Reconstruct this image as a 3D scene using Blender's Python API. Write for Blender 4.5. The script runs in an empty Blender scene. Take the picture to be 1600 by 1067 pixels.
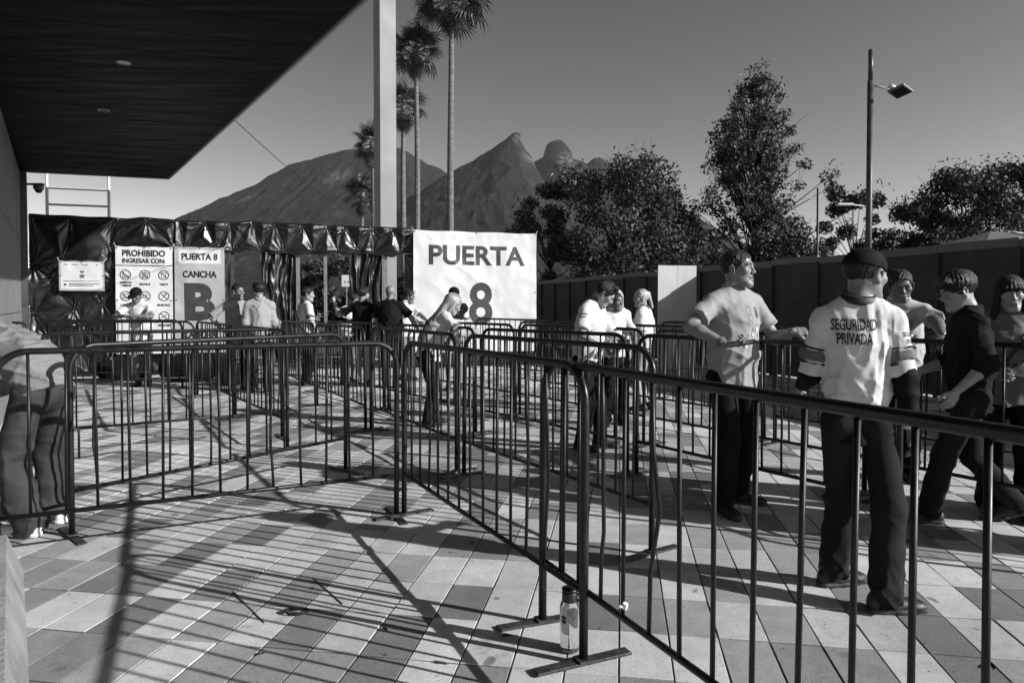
import bpy, bmesh, math, random
import numpy as np
from mathutils import Vector, Matrix
from mathutils.bvhtree import BVHTree

rng = np.random.default_rng(11)
random.seed(7)
SC = bpy.context.scene
COL = SC.collection
RAD = math.radians

# ------------------------------------------------------------------ camera
cam_d = bpy.data.cameras.new('camera')
cam = bpy.data.objects.new('camera', cam_d)
COL.objects.link(cam)
cam.location = (0, 0, 1.4)
cam.rotation_euler = (RAD(90 - 1.3), 0, 0)
cam_d.sensor_width = 36.0
cam_d.lens = 36.0 * 1067 / 1600
cam_d.shift_y = -0.01893
cam_d.clip_start = 0.05
cam_d.clip_end = 20000
SC.camera = cam

# ------------------------------------------------------------------ sky, sun, exposure (black-and-white picture)
SUN_EL = RAD(25.0)
SUN_DIR = Vector((0.932 * math.cos(SUN_EL), -0.362 * math.cos(SUN_EL), math.sin(SUN_EL)))
world = bpy.data.worlds.new('World')
SC.world = world
world.use_nodes = True
wn = world.node_tree
wn.nodes.clear()
sky = wn.nodes.new('ShaderNodeTexSky')
sky.sky_type = 'NISHITA'
sky.sun_disc = False
sky.sun_elevation = SUN_EL
sky.sun_rotation = math.atan2(SUN_DIR.x, SUN_DIR.y)
sky.air_density = 1.0
sky.dust_density = 0.3
sky.ozone_density = 1.5
sep = wn.nodes.new('ShaderNodeSeparateColor')        # the film saw the sky through a red filter
wn.links.new(sky.outputs[0], sep.inputs[0])
mixrg = wn.nodes.new('ShaderNodeMix'); mixrg.data_type = 'FLOAT'
mixrg.inputs[0].default_value = 0.0
wn.links.new(sep.outputs[0], mixrg.inputs[2]); wn.links.new(sep.outputs[1], mixrg.inputs[3])
bg = wn.nodes.new('ShaderNodeBackground')
bg.inputs[1].default_value = 0.055
crv = wn.nodes.new('ShaderNodeMath'); crv.operation = 'POWER'        # film contrast of the filtered sky
wn.links.new(mixrg.outputs[0], crv.inputs[0]); crv.inputs[1].default_value = 1.5
wn.links.new(crv.outputs[0], bg.inputs[0])
wo = wn.nodes.new('ShaderNodeOutputWorld')
wn.links.new(bg.outputs[0], wo.inputs[0])

sun_d = bpy.data.lights.new('sun', 'SUN')
sun_d.energy = 5.0
sun_d.angle = RAD(0.53)
sun_d.color = (1.0, 1.0, 1.0)
sun = bpy.data.objects.new('sun', sun_d)
COL.objects.link(sun)
sun.rotation_euler = SUN_DIR.to_track_quat('Z', 'Y').to_euler()

SC.view_settings.view_transform = 'Standard'
SC.view_settings.look = 'None'
SC.view_settings.gamma = 1.0
SC.view_settings.exposure = 0.5
SC.cycles.max_bounces = 6
SC.cycles.diffuse_bounces = 3
SC.cycles.glossy_bounces = 3
SC.cycles.transmission_bounces = 6
SC.cycles.volume_bounces = 0
SC.cycles.caustics_reflective = False
SC.cycles.caustics_refractive = False

# ------------------------------------------------------------------ materials (all greys)
def g(v):
    return (v, v, v, 1.0)

def mat(name, base, rough=0.6, metal=0.0, var=0.0, vscale=6.0, bump=0.0, bscale=60.0, stretch=(1, 1, 1), spec=0.5, coord='Object', detail=4.0, speck=0.0):
    m = bpy.data.materials.new(name)
    m.use_nodes = True
    nt = m.node_tree
    b = nt.nodes['Principled BSDF']
    b.inputs['Base Color'].default_value = g(base)
    b.inputs['Roughness'].default_value = rough
    b.inputs['Metallic'].default_value = metal
    b.inputs['Specular IOR Level'].default_value = spec
    if var or bump or speck:
        if coord == 'World':
            tc = nt.nodes.new('ShaderNodeNewGeometry'); out = tc.outputs['Position']
        else:
            tc = nt.nodes.new('ShaderNodeTexCoord'); out = tc.outputs['Object']
        mp = nt.nodes.new('ShaderNodeMapping')
        mp.inputs['Scale'].default_value = stretch
        nt.links.new(out, mp.inputs[0])
    if var:
        n = nt.nodes.new('ShaderNodeTexNoise')
        n.inputs['Scale'].default_value = vscale
        n.inputs['Detail'].default_value = detail
        nt.links.new(mp.outputs[0], n.inputs[0])
        r = nt.nodes.new('ShaderNodeMapRange')
        r.inputs[1].default_value = 0.3; r.inputs[2].default_value = 0.7
        r.inputs[3].default_value = base * (1 - var); r.inputs[4].default_value = base * (1 + var)
        nt.links.new(n.outputs[0], r.inputs[0])
        nt.links.new(r.outputs[0], b.inputs['Base Color'])
        r2 = nt.nodes.new('ShaderNodeMapRange')
        r2.inputs[1].default_value = 0.3; r2.inputs[2].default_value = 0.7
        r2.inputs[3].default_value = max(0.02, rough - 0.12); r2.inputs[4].default_value = min(1, rough + 0.12)
        nt.links.new(n.outputs[0], r2.inputs[0])
        nt.links.new(r2.outputs[0], b.inputs['Roughness'])
        if speck:                                     # small chips of worn paint / dust
            n3 = nt.nodes.new('ShaderNodeTexNoise')
            n3.inputs['Scale'].default_value = vscale * 9; n3.inputs['Detail'].default_value = 3
            nt.links.new(mp.outputs[0], n3.inputs[0])
            r3 = nt.nodes.new('ShaderNodeMapRange')
            r3.inputs[1].default_value = 0.71; r3.inputs[2].default_value = 0.76
            nt.links.new(n3.outputs[0], r3.inputs[0])
            mx = nt.nodes.new('ShaderNodeMix'); mx.data_type = 'FLOAT'
            nt.links.new(r3.outputs[0], mx.inputs[0]); nt.links.new(r.outputs[0], mx.inputs[2])
            mx.inputs[3].default_value = speck
            nt.links.new(mx.outputs[0], b.inputs['Base Color'])
    if bump:
        n2 = nt.nodes.new('ShaderNodeTexNoise')
        n2.inputs['Scale'].default_value = bscale
        n2.inputs['Detail'].default_value = 3
        nt.links.new(mp.outputs[0], n2.inputs[0])
        bp = nt.nodes.new('ShaderNodeBump')
        bp.inputs['Strength'].default_value = bump
        bp.inputs['Distance'].default_value = 0.01
        nt.links.new(n2.outputs[0], bp.inputs['Height'])
        nt.links.new(bp.outputs[0], b.inputs['Normal'])
    return m

M = {}
M['barrier'] = mat('black_enamel', 0.008, 0.42, spec=.35, var=0.5, vscale=9, bump=0.06, bscale=40, speck=0.10)
M['foot'] = mat('worn_steel_plate', 0.03, 0.45, var=0.6, vscale=30, bump=0.3, bscale=80, speck=0.3)
M['tape'] = mat('white_tape', 0.7, 0.5)
M['skin'] = mat('skin', 0.175, 0.48, var=0.10, vscale=30, bump=0.06, bscale=300)
M['skin_dark'] = mat('tanned_skin', 0.115, 0.46, var=0.10, vscale=30, bump=0.06, bscale=300)
M['skin_pale'] = mat('pale_skin', 0.26, 0.48, var=0.10, vscale=30, bump=0.06, bscale=300)
M['lip'] = mat('lip', 0.13, 0.42)
M['eye'] = mat('eye_white', 0.3, 0.2)
M['iris'] = mat('iris', 0.008, 0.2)
M['hair'] = mat('black_hair', 0.007, 0.46, var=0.5, vscale=14, bump=1.0, bscale=160, stretch=(1.0, 1.0, 0.2), spec=.35)
M['hair_light'] = mat('fair_hair', 0.30, 0.42, var=0.45, vscale=16, bump=0.8, bscale=60, stretch=(1.0, 1.0, 0.15))
M['brow'] = mat('brow', 0.01, 0.7)
M['white_jersey'] = mat('white_jersey', 0.54, 0.72, var=0.03, vscale=3, bump=0.10, bscale=160)
M['white_shirt'] = mat('white_shirt', 0.56, 0.75, var=0.03, vscale=3, bump=0.10, bscale=160)
M['grey_polo'] = mat('grey_polo', 0.24, 0.8, var=0.05, vscale=3, bump=0.14, bscale=220)
M['light_polo'] = mat('light_polo', 0.25, 0.8, var=0.05, vscale=3, bump=0.14, bscale=220)
M['grey_shirt'] = mat('grey_shirt', 0.22, 0.8, var=0.06, vscale=4, bump=0.12, bscale=200)
M['pale_polo'] = mat('pale_polo', 0.38, 0.8, var=0.05, vscale=3, bump=0.14, bscale=220)
M['tee_grey'] = mat('grey_tee', 0.165, 0.8, var=0.05, vscale=3, bump=0.12, bscale=200)
M['print_tee'] = mat('printed_tee', 0.13, 0.8, var=0.1, vscale=5, bump=0.12, bscale=200)
M['black_cloth'] = mat('black_cloth', 0.007, 0.85, spec=.12, var=0.25, vscale=8, bump=0.2, bscale=180)
M['black_sweater'] = mat('black_sweater', 0.012, 0.9, spec=.12, var=0.2, vscale=6, bump=0.25, bscale=260)
M['black_trousers'] = mat('black_trousers', 0.006, 0.8, spec=.12, var=0.3, vscale=6, bump=0.2, bscale=200)
M['denim'] = mat('faded_denim', 0.026, 0.85, var=0.7, vscale=7, bump=0.35, bscale=240, stretch=(1.6, 1.6, .5))
M['dark_denim'] = mat('dark_denim', 0.015, 0.85, spec=.12, var=0.5, vscale=5, bump=0.35, bscale=240, stretch=(1.6, 1.6, .5))
M['black_shoe'] = mat('black_shoe', 0.012, 0.5, var=0.3, vscale=14, bump=0.3, bscale=140)
M['white_shoe'] = mat('white_shoe', 0.6, 0.55, var=0.12, vscale=14, bump=0.3, bscale=120)
M['sole'] = mat('rubber_sole', 0.03, 0.7)
M['stripe'] = mat('grey_stripe', 0.10, 0.75, bump=0.1, bscale=160)
M['ink'] = mat('black_ink', 0.010, 0.6)
M['ink_soft'] = mat('grey_ink', 0.03, 0.6, var=0.25, vscale=2)
M['glossy_black'] = mat('glossy_black', 0.006, 0.12)
M['tarp'] = mat('black_plastic_tarp', 0.008, 0.37, var=0.3, vscale=2, bump=0.25, bscale=26, spec=0.6)
M['drape'] = mat('black_plastic_drape', 0.008, 0.42, var=0.3, vscale=2, bump=0.3, bscale=22, spec=0.5)
M['vinyl'] = mat('white_vinyl', 0.56, 0.45, var=0.05, vscale=2, bump=0.35, bscale=5)
M['vinyl2'] = mat('offwhite_vinyl', 0.56, 0.45, var=0.05, vscale=3, bump=0.3, bscale=6)
M['vinyl_grey'] = mat('light_grey_vinyl', 0.34, 0.45, var=0.08, vscale=3, bump=0.35, bscale=6)
M['steel'] = mat('grey_steel', 0.16, 0.5, metal=0.2, var=0.2, vscale=8)
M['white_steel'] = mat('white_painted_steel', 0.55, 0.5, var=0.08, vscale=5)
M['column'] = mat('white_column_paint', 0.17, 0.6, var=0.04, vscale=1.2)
M['concrete'] = mat('concrete', 0.16, 0.85, var=0.18, vscale=2.2, bump=0.2, bscale=20, detail=8, coord='World')
M['plinth'] = mat('rough_concrete', 0.24, 0.9, var=0.25, vscale=5, bump=0.9, bscale=40, detail=8, coord='World')
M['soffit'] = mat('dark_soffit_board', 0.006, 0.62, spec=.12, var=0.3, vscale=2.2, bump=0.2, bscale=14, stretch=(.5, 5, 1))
M['trim'] = mat('edge_trim', 0.5, 0.4)
M['roof'] = mat('roof_sheet', 0.08, 0.7)
M['fence'] = mat('dark_hoarding', 0.05, 0.62, spec=.12, var=0.30, vscale=1.6, bump=0.12, bscale=20, detail=8)
M['fence_cap'] = mat('hoarding_cap', 0.10, 0.6, var=0.25, vscale=3)
M['plywood'] = mat('pale_plywood', 0.52, 0.75, var=0.12, vscale=2.5, bump=0.15, bscale=30, stretch=(6, 6, .7))
M['lamp_pole'] = mat('lamp_pole_paint', 0.035, 0.5, var=0.2, vscale=4)
M['lamp_head'] = mat('lamp_head', 0.12, 0.45)
M['bark'] = mat('bark', 0.025, 0.9, var=0.4, vscale=9, bump=1.0, bscale=22)
M['palm_bark'] = mat('palm_bark', 0.12, 0.9, var=0.45, vscale=3.5, bump=1.0, bscale=9, stretch=(1, 1, 3))
M['leaf_a'] = mat('leaf', 0.045, 0.55, spec=.25, var=0.4, vscale=0.9)
M['leaf_b'] = mat('leaf_pale', 0.075, 0.55, spec=.25, var=0.4, vscale=0.9)
M['leaf_c'] = mat('leaf_dark', 0.028, 0.55, spec=.25, var=0.4, vscale=0.9)
M['frond'] = mat('palm_frond', 0.03, 0.45, var=0.3, vscale=2)
M['dead_frond'] = mat('dead_palm_frond', 0.06, 0.85, var=0.35, vscale=3)
M['tent'] = mat('dark_tent_cloth', 0.09, 0.7, var=0.1, vscale=2)
M['tent_white'] = mat('white_tent_cloth', 0.6, 0.7)
M['cable'] = mat('cable', 0.01, 0.6)
M['joint'] = mat('joint_sand', 0.045, 0.95, var=0.4, vscale=14, bump=0.6, bscale=60, coord='World')
M['earth'] = mat('dusty_ground', 0.16, 0.95, var=0.25, vscale=.4, coord='World')
M['phone'] = mat('phone_body', 0.012, 0.25)
M['paper'] = mat('white_paper', 0.7, 0.7)
M['lid'] = mat('bottle_lid', 0.012, 0.4)

def m_paver():
    m = bpy.data.materials.new('stone_paver'); m.use_nodes = True
    nt = m.node_tree; b = nt.nodes['Principled BSDF']
    at = nt.nodes.new('ShaderNodeAttribute'); at.attribute_name = 'tone'
    geo = nt.nodes.new('ShaderNodeNewGeometry')
    oi = nt.nodes.new('ShaderNodeObjectInfo')
    def noise(scale, det, rough=.6):
        n = nt.nodes.new('ShaderNodeTexNoise'); n.inputs['Scale'].default_value = scale
        n.inputs['Detail'].default_value = det; n.inputs['Roughness'].default_value = rough
        nt.links.new(geo.outputs['Position'], n.inputs[0]); return n
    def rngn(src, a, bb, c, d):
        r = nt.nodes.new('ShaderNodeMapRange')
        for k, v in zip((1, 2, 3, 4), (a, bb, c, d)): r.inputs[k].default_value = v
        nt.links.new(src, r.inputs[0]); return r.outputs[0]
    def mul(a, bb):
        n = nt.nodes.new('ShaderNodeMath'); n.operation = 'MULTIPLY'
        nt.links.new(a, n.inputs[0]); nt.links.new(bb, n.inputs[1]); return n.outputs[0]
    big = rngn(noise(1.3, 5).outputs[0], .3, .7, .80, 1.10)
    mid = rngn(noise(9, 6, .7).outputs[0], .3, .72, .84, 1.14)
    fine = rngn(noise(210, 3, .7).outputs[0], .3, .7, .76, 1.22)
    pits = rngn(noise(95, 2).outputs[0], .30, .37, .45, 1.0)
    stain = rngn(noise(3.1, 7, .75).outputs[0], .30, .40, .60, 1.0)
    gum = rngn(noise(7.3, 1).outputs[0], .235, .25, .45, 1.0)
    per = rngn(oi.outputs['Random'], 0, 1, .93, 1.07)
    c = mul(gum, mul(mul(mul(mul(mul(mul(at.outputs['Fac'], big), mid), fine), pits), stain), per))
    nt.links.new(c, b.inputs['Base Color'])
    b.inputs['Roughness'].default_value = .82
    b.inputs['Specular IOR Level'].default_value = .3
    bp = nt.nodes.new('ShaderNodeBump'); bp.inputs['Strength'].default_value = .45; bp.inputs['Distance'].default_value = .004
    nt.links.new(noise(170, 4, .7).outputs[0], bp.inputs['Height']); nt.links.new(bp.outputs[0], b.inputs['Normal'])
    return m
M['paver'] = m_paver()

def m_mountain():
    m = bpy.data.materials.new('mountain_scrub_and_rock'); m.use_nodes = True
    nt = m.node_tree; b = nt.nodes['Principled BSDF']
    geo = nt.nodes.new('ShaderNodeNewGeometry')
    def noise(scale, det, rough=.62):
        n = nt.nodes.new('ShaderNodeTexNoise'); n.inputs['Scale'].default_value = scale
        n.inputs['Detail'].default_value = det; n.inputs['Roughness'].default_value = rough
        nt.links.new(geo.outputs['Position'], n.inputs[0]); return n
    n1 = noise(.030, 10, .8); n2 = noise(.035, 6, .7)
    r1 = nt.nodes.new('ShaderNodeMapRange'); r1.inputs[1].default_value = .3; r1.inputs[2].default_value = .7
    r1.inputs[3].default_value = .009; r1.inputs[4].default_value = .026
    nt.links.new(n1.outputs[0], r1.inputs[0])
    at = nt.nodes.new('ShaderNodeAttribute'); at.attribute_name = 'rock'
    mul = nt.nodes.new('ShaderNodeMath'); mul.operation = 'MULTIPLY'
    r2 = nt.nodes.new('ShaderNodeMapRange'); r2.inputs[1].default_value = .42; r2.inputs[2].default_value = .6
    nt.links.new(n2.outputs[0], r2.inputs[0])
    nt.links.new(at.outputs['Fac'], mul.inputs[0]); nt.links.new(r2.outputs[0], mul.inputs[1])
    mx = nt.nodes.new('ShaderNodeMix'); mx.data_type = 'FLOAT'
    nt.links.new(mul.outputs[0], mx.inputs[0]); nt.links.new(r1.outputs[0], mx.inputs[2]); mx.inputs[3].default_value = .11
    nt.links.new(mx.outputs[0], b.inputs['Base Color'])
    b.inputs['Roughness'].default_value = .95; b.inputs['Specular IOR Level'].default_value = .1
    return m
M['mountain'] = m_mountain()

def m_haze(d):
    m = bpy.data.materials.new('pale_air'); m.use_nodes = True
    nt = m.node_tree; nt.nodes.clear()
    v = nt.nodes.new('ShaderNodeVolumePrincipled'); o = nt.nodes.new('ShaderNodeOutputMaterial')
    v.inputs['Color'].default_value = g(.9); v.inputs['Density'].default_value = d; v.inputs['Anisotropy'].default_value = .2
    nt.links.new(v.outputs[0], o.inputs['Volume']); return m
M['haze'] = m_haze(2.2e-5)

def m_clear():
    m = bpy.data.materials.new('clear_bottle_plastic'); m.use_nodes = True
    b = m.node_tree.nodes['Principled BSDF']
    b.inputs['Base Color'].default_value = g(.95); b.inputs['Roughness'].default_value = .06
    b.inputs['Transmission Weight'].default_value = .95; b.inputs['IOR'].default_value = 1.2
    return m
M['clear'] = m_clear()

# ------------------------------------------------------------------ helpers
def put(o, label=None, cat=None, group=None, kind=None):
    if label: o['label'] = label
    if cat: o['category'] = cat
    if group: o['group'] = group
    if kind: o['kind'] = kind
    return o

def empty(name, loc=(0, 0, 0), rz=0.0, **kw):
    o = bpy.data.objects.new(name, None)
    o.empty_display_size = .1
    COL.objects.link(o); o.location = loc; o.rotation_euler = (0, 0, rz)
    return put(o, **kw)

def link(name, me, parent=None, loc=(0, 0, 0), rz=0.0, **kw):
    o = bpy.data.objects.new(name, me)
    COL.objects.link(o); o.location = loc; o.rotation_euler = (0, 0, rz)
    if parent is not None: o.parent = parent
    return put(o, **kw)

def mesh(name, v, f, mats, smooth=False, idx=None):
    me = bpy.data.meshes.new(name)
    v = np.asarray(v, dtype=float)
    fl = f.tolist() if isinstance(f, np.ndarray) else [tuple(int(i) for i in q) for q in f]
    me.from_pydata(v.tolist(), [], fl)
    for m in (mats if isinstance(mats, (list, tuple)) else [mats]): me.materials.append(m)
    n = len(me.polygons)
    if smooth: me.polygons.foreach_set('use_smooth', np.ones(n, dtype=bool))
    if idx is not None: me.polygons.foreach_set('material_index', np.asarray(idx, dtype=np.int32))
    me.update()
    return me

class MB:
    """collects simple solids into one mesh"""
    def __init__(s): s.v = []; s.f = []; s.mi = []
    def add(s, v, f, mi=0):
        o = len(s.v); s.v.extend([tuple(p) for p in v]); s.f.extend([tuple(i + o for i in q) for q in f]); s.mi.extend([mi] * len(f))
        return s
    def box(s, lo, hi, mi=0, R=None, c=(0, 0, 0), bev=0.0):
        x0, y0, z0 = lo; x1, y1, z1 = hi
        if bev <= 0:
            v = [(x0, y0, z0), (x1, y0, z0), (x1, y1, z0), (x0, y1, z0), (x0, y0, z1), (x1, y0, z1), (x1, y1, z1), (x0, y1, z1)]
            f = [(0, 3, 2, 1), (4, 5, 6, 7), (0, 1, 5, 4), (1, 2, 6, 5), (2, 3, 7, 6), (3, 0, 4, 7)]
        else:
            b = bev
            v = []
            for z, e in ((z0, b), (z0 + b, 0), (z1 - b, 0), (z1, b)):
                v += [(x0 + e, y0 + e, z), (x1 - e, y0 + e, z), (x1 - e, y1 - e, z), (x0 + e, y1 - e, z)]
            f = [(0, 3, 2, 1), (12, 13, 14, 15)]
            for k in range(3):
                for i in range(4):
                    j = (i + 1) % 4
                    f.append((k * 4 + i, k * 4 + j, k * 4 + 4 + j, k * 4 + 4 + i))
        if R is not None: v = [tuple(R @ Vector(p) + Vector(c)) for p in v]
        elif c != (0, 0, 0): v = [(p[0] + c[0], p[1] + c[1], p[2] + c[2]) for p in v]
        return s.add(v, f, mi)
    def tube(s, path, r, n=8, mi=0, caps=True):
        P = [Vector(p) for p in path]
        rs = r if isinstance(r, (list, tuple)) else [r] * len(P)
        t0 = (P[1] - P[0]).normalized()
        a = Vector((0, 0, 1)) if abs(t0.z) < .9 else Vector((1, 0, 0))
        u = t0.cross(a).normalized(); rings = []
        for i, p in enumerate(P):
            t = ((P[min(i + 1, len(P) - 1)] - P[max(i - 1, 0)])).normalized()
            u = (u - t * u.dot(t)).normalized(); w = t.cross(u)
            rings.append([p + (u * math.cos(2 * math.pi * k / n) + w * math.sin(2 * math.pi * k / n)) * rs[i] for k in range(n)])
        v = [q for rg in rings for q in rg]; f = []
        for i in range(len(P) - 1):
            for k in range(n):
                j = (k + 1) % n
                f.append((i * n + k, i * n + j, (i + 1) * n + j, (i + 1) * n + k))
        if caps:
            f.append(tuple(range(n - 1, -1, -1))); f.append(tuple((len(P) - 1) * n + k for k in range(n)))
        return s.add(v, f, mi)
    def lathe(s, prof, n=24, c=(0, 0, 0), mi=0):
        v = []; f = []
        for r, z in prof:
            for k in range(n):
                a = 2 * math.pi * k / n; v.append((c[0] + r * math.cos(a), c[1] + r * math.sin(a), c[2] + z))
        for i in range(len(prof) - 1):
            for k in range(n):
                j = (k + 1) % n; f.append((i * n + k, i * n + j, (i + 1) * n + j, (i + 1) * n + k))
        return s.add(v, f, mi)
    def me(s, name, mats, smooth=False): return mesh(name, s.v, s.f, mats, smooth, s.mi)
    def obj(s, name, mats, parent=None, smooth=False, **kw): return link(name, s.me(name, mats, smooth), parent, **kw)

def vnoise(x, y, seed=0):
    """2-D value noise, numpy arrays"""
    def h(i, j):
        n = (i.astype(np.int64) * 374761393 + j.astype(np.int64) * 668265263 + seed * 974711) & 0xffffffff
        n = ((n ^ (n >> 13)) * 1274126177) & 0xffffffff
        return ((n ^ (n >> 16)) & 0xffff) / 65535.0
    xi = np.floor(x); yi = np.floor(y); fx = x - xi; fy = y - yi
    fx = fx * fx * (3 - 2 * fx); fy = fy * fy * (3 - 2 * fy)
    a = h(xi, yi); b = h(xi + 1, yi); c = h(xi, yi + 1); d = h(xi + 1, yi + 1)
    return (a * (1 - fx) + b * fx) * (1 - fy) + (c * (1 - fx) + d * fx) * fy

def fbm(x, y, seed=0, oct=5, ridged=False):
    s = 0; a = 1; t = 0
    for o in range(oct):
        n = vnoise(x * 2 ** o + 17.3 * o, y * 2 ** o - 9.1 * o, seed + o)
        if ridged: n = 1 - abs(2 * n - 1)
        s = s + a * n; t += a; a *= .5
    return s / t

def grid_mesh(name, U, V, P, mats, smooth=True):
    """P: array (nu, nv, 3)"""
    nu, nv = P.shape[:2]
    i, j = np.meshgrid(np.arange(nu - 1), np.arange(nv - 1), indexing='ij')
    a = (i * nv + j).ravel()
    f = np.stack([a, a + nv, a + nv + 1, a + 1], 1)
    return mesh(name, P.reshape(-1, 3), f, mats, smooth)

_tx = {}
def text_mesh(s, bold=0.0, sub=0.0):
    """flat outline letters of unit size centred on x, baseline at 0; returns verts, faces, width"""
    k = (s, bold, sub)
    if k in _tx: return _tx[k]
    cu = bpy.data.curves.new('t', 'FONT'); cu.body = s; cu.align_x = 'CENTER'; cu.offset = bold
    cu.resolution_u = 4
    o = bpy.data.objects.new('t', cu); COL.objects.link(o)
    dg = bpy.context.evaluated_depsgraph_get()
    me = bpy.data.meshes.new_from_object(o.evaluated_get(dg))
    bm = bmesh.new(); bm.from_mesh(me)
    bmesh.ops.triangulate(bm, faces=bm.faces[:])
    if sub:
        for _ in range(3):
            es = [e for e in bm.edges if e.calc_length() > sub]
            if not es: break
            bmesh.ops.subdivide_edges(bm, edges=es, cuts=1)
        bmesh.ops.triangulate(bm, faces=bm.faces[:])
    v = [tuple(p.co) for p in bm.verts]; f = [tuple(q.index for q in p.verts) for p in bm.faces]
    bm.free(); bpy.data.objects.remove(o); bpy.data.curves.remove(cu); bpy.data.meshes.remove(me)
    xs = [p[0] for p in v]
    _tx[k] = (v, f, min(xs), max(xs))
    return _tx[k]
# ------------------------------------------------------------------ ground
big = MB(); big.add([(-6400, -140, -.06), (6400, -140, -.06), (6400, 6400, -.06), (-6400, 6400, -.06)], [(0, 1, 2, 3)])
big.obj('ground', M['earth'], kind='structure')
pav = MB(); pav.box((-16, -3, -.055), (16, 40, -.0048))
pavement = pav.obj('pavement', M['joint'], kind='structure')

PU = Vector((.1565, .9877, 0)).normalized(); PV = Vector((PU.y, -PU.x, 0))
PL, PW = .37, .207
def paver_geo(cx, cy, ru, rv, z=0.0, jit=None):
    """a sawn stone with a small arris, centred at cx,cy"""
    e = .0013
    r = [(-1, -1), (1, -1), (1, 1), (-1, 1)]
    v = []
    for (d, zz) in ((e * 1.4, z), (0, z - .0012), (0, z - .03)):
        for a, b in r:
            p = PU * (a * (ru - d)) + PV * (b * (rv - d))
            v.append((cx + p.x, cy + p.y, zz))
    f = [(0, 3, 2, 1)]
    for k in range(2):
        for i in range(4):
            j = (i + 1) % 4
            f.append((k * 4 + i, k * 4 + j, k * 4 + 4 + j, k * 4 + 4 + i))
    return v, [q[::-1] for q in f] if False else f
TONES = [.52, .48, .55, .44, .215, .25, .19, .31]
cells = []
for i in range(-12, 75):
    for j in range(-120, 120):
        c = PU * ((i + .5) * PL) + PV * ((j + .5) * PW)
        if c.y < -.8 or c.y > 19 or abs(c.x) > max(c.y, 0) + 2.5: continue
        h = .6 * fbm(np.array([i * .9 + 3.3]), np.array([j * .7 + 9.7]), 5, 2)[0] + .2 + rng.uniform(-.42, .42)
        u_ = rng.uniform(); t = int(rng.integers(0, 4)) if u_ < .52 else (int(rng.integers(4, 7)) if u_ < .82 else 7)
        cells.append((c.y + .3 * abs(c.x), c, t))
cells.sort(key=lambda q: q[0])
protos = []
def tone_attr(me, vals):
    a = me.attributes.new('tone', 'FLOAT', 'FACE'); a.data.foreach_set('value', np.asarray(vals, dtype=np.float32))
for t in range(8):
    v, f = paver_geo(0, 0, PL / 2 - .0032, PW / 2 - .0036)
    me = mesh('paver', v, f, M['paver']); tone_attr(me, [TONES[t]] * len(f)); protos.append(me)
near = [q for q in cells if q[1].y > 2.35 and abs(q[1].x) < .78 * q[1].y + .1][:300]
nset = set(id(q) for q in near)
for q in near:
    o = link('paver', protos[q[2]], pavement, loc=(q[1].x, q[1].y, rng.uniform(-.003, .001)))
    o.rotation_euler = (rng.uniform(-.006, .006), rng.uniform(-.009, .009), rng.uniform(-.006, .006))
mb = MB(); tv = []
for q in cells:
    if id(q) in nset: continue
    v, f = paver_geo(q[1].x, q[1].y, PL / 2 - .0032, PW / 2 - .0036, rng.uniform(-.0015, .001))
    mb.add(v, f); tv += [TONES[q[2]]] * len(f)
me = mb.me('paver', M['paver']); tone_attr(me, tv)
link('paver', me, pavement, kind='stuff')

# two short cuts round an irregular replaced slab
for (ax_, ay_, bx_, by_) in ((-1.375, 3.33, -1.10, 3.0), (-1.03, 3.50, -.80, 3.19)):
    mb = MB(); L_ = math.hypot(bx_ - ax_, by_ - ay_); nx_, ny_ = -(by_ - ay_) / L_ * .004, (bx_ - ax_) / L_ * .004
    v = [(ax_ + nx_, ay_ + ny_, .0016), (bx_ + nx_ * .5, by_ + ny_ * .5, .0016), (bx_ - nx_ * .5, by_ - ny_ * .5, .0016), (ax_ - nx_, ay_ - ny_, .0016)]
    v += [(p[0], p[1], -.003) for p in v]
    mb.add(v, [(0, 3, 2, 1), (0, 1, 5, 4), (1, 2, 6, 5), (2, 3, 7, 6), (3, 0, 4, 7)]); mb.obj('slab_cut', M['joint'], pavement)
# grit, sand and crumbs lying on the paving
mb = MB(); rg = np.random.default_rng(77)
for k in range(900):
    y = rg.uniform(1.9, 9); x = rg.uniform(-.75, .75) * y; s_ = rg.uniform(.0012, .0042) * (1 + (rg.uniform() > .96) * 1.2); a = rg.uniform(0, 6.28)
    v = [(x + s_ * math.cos(a + q * 2.094) * rg.uniform(.7, 1.3), y + s_ * math.sin(a + q * 2.094) * rg.uniform(.7, 1.3), .0005) for q in range(3)] + [(x, y, .0005 + s_ * rg.uniform(.5, 1.2))]
    mb.add(v, [(0, 1, 3), (1, 2, 3), (2, 0, 3)])
mb.obj('grit', M['joint'], kind='stuff')

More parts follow.
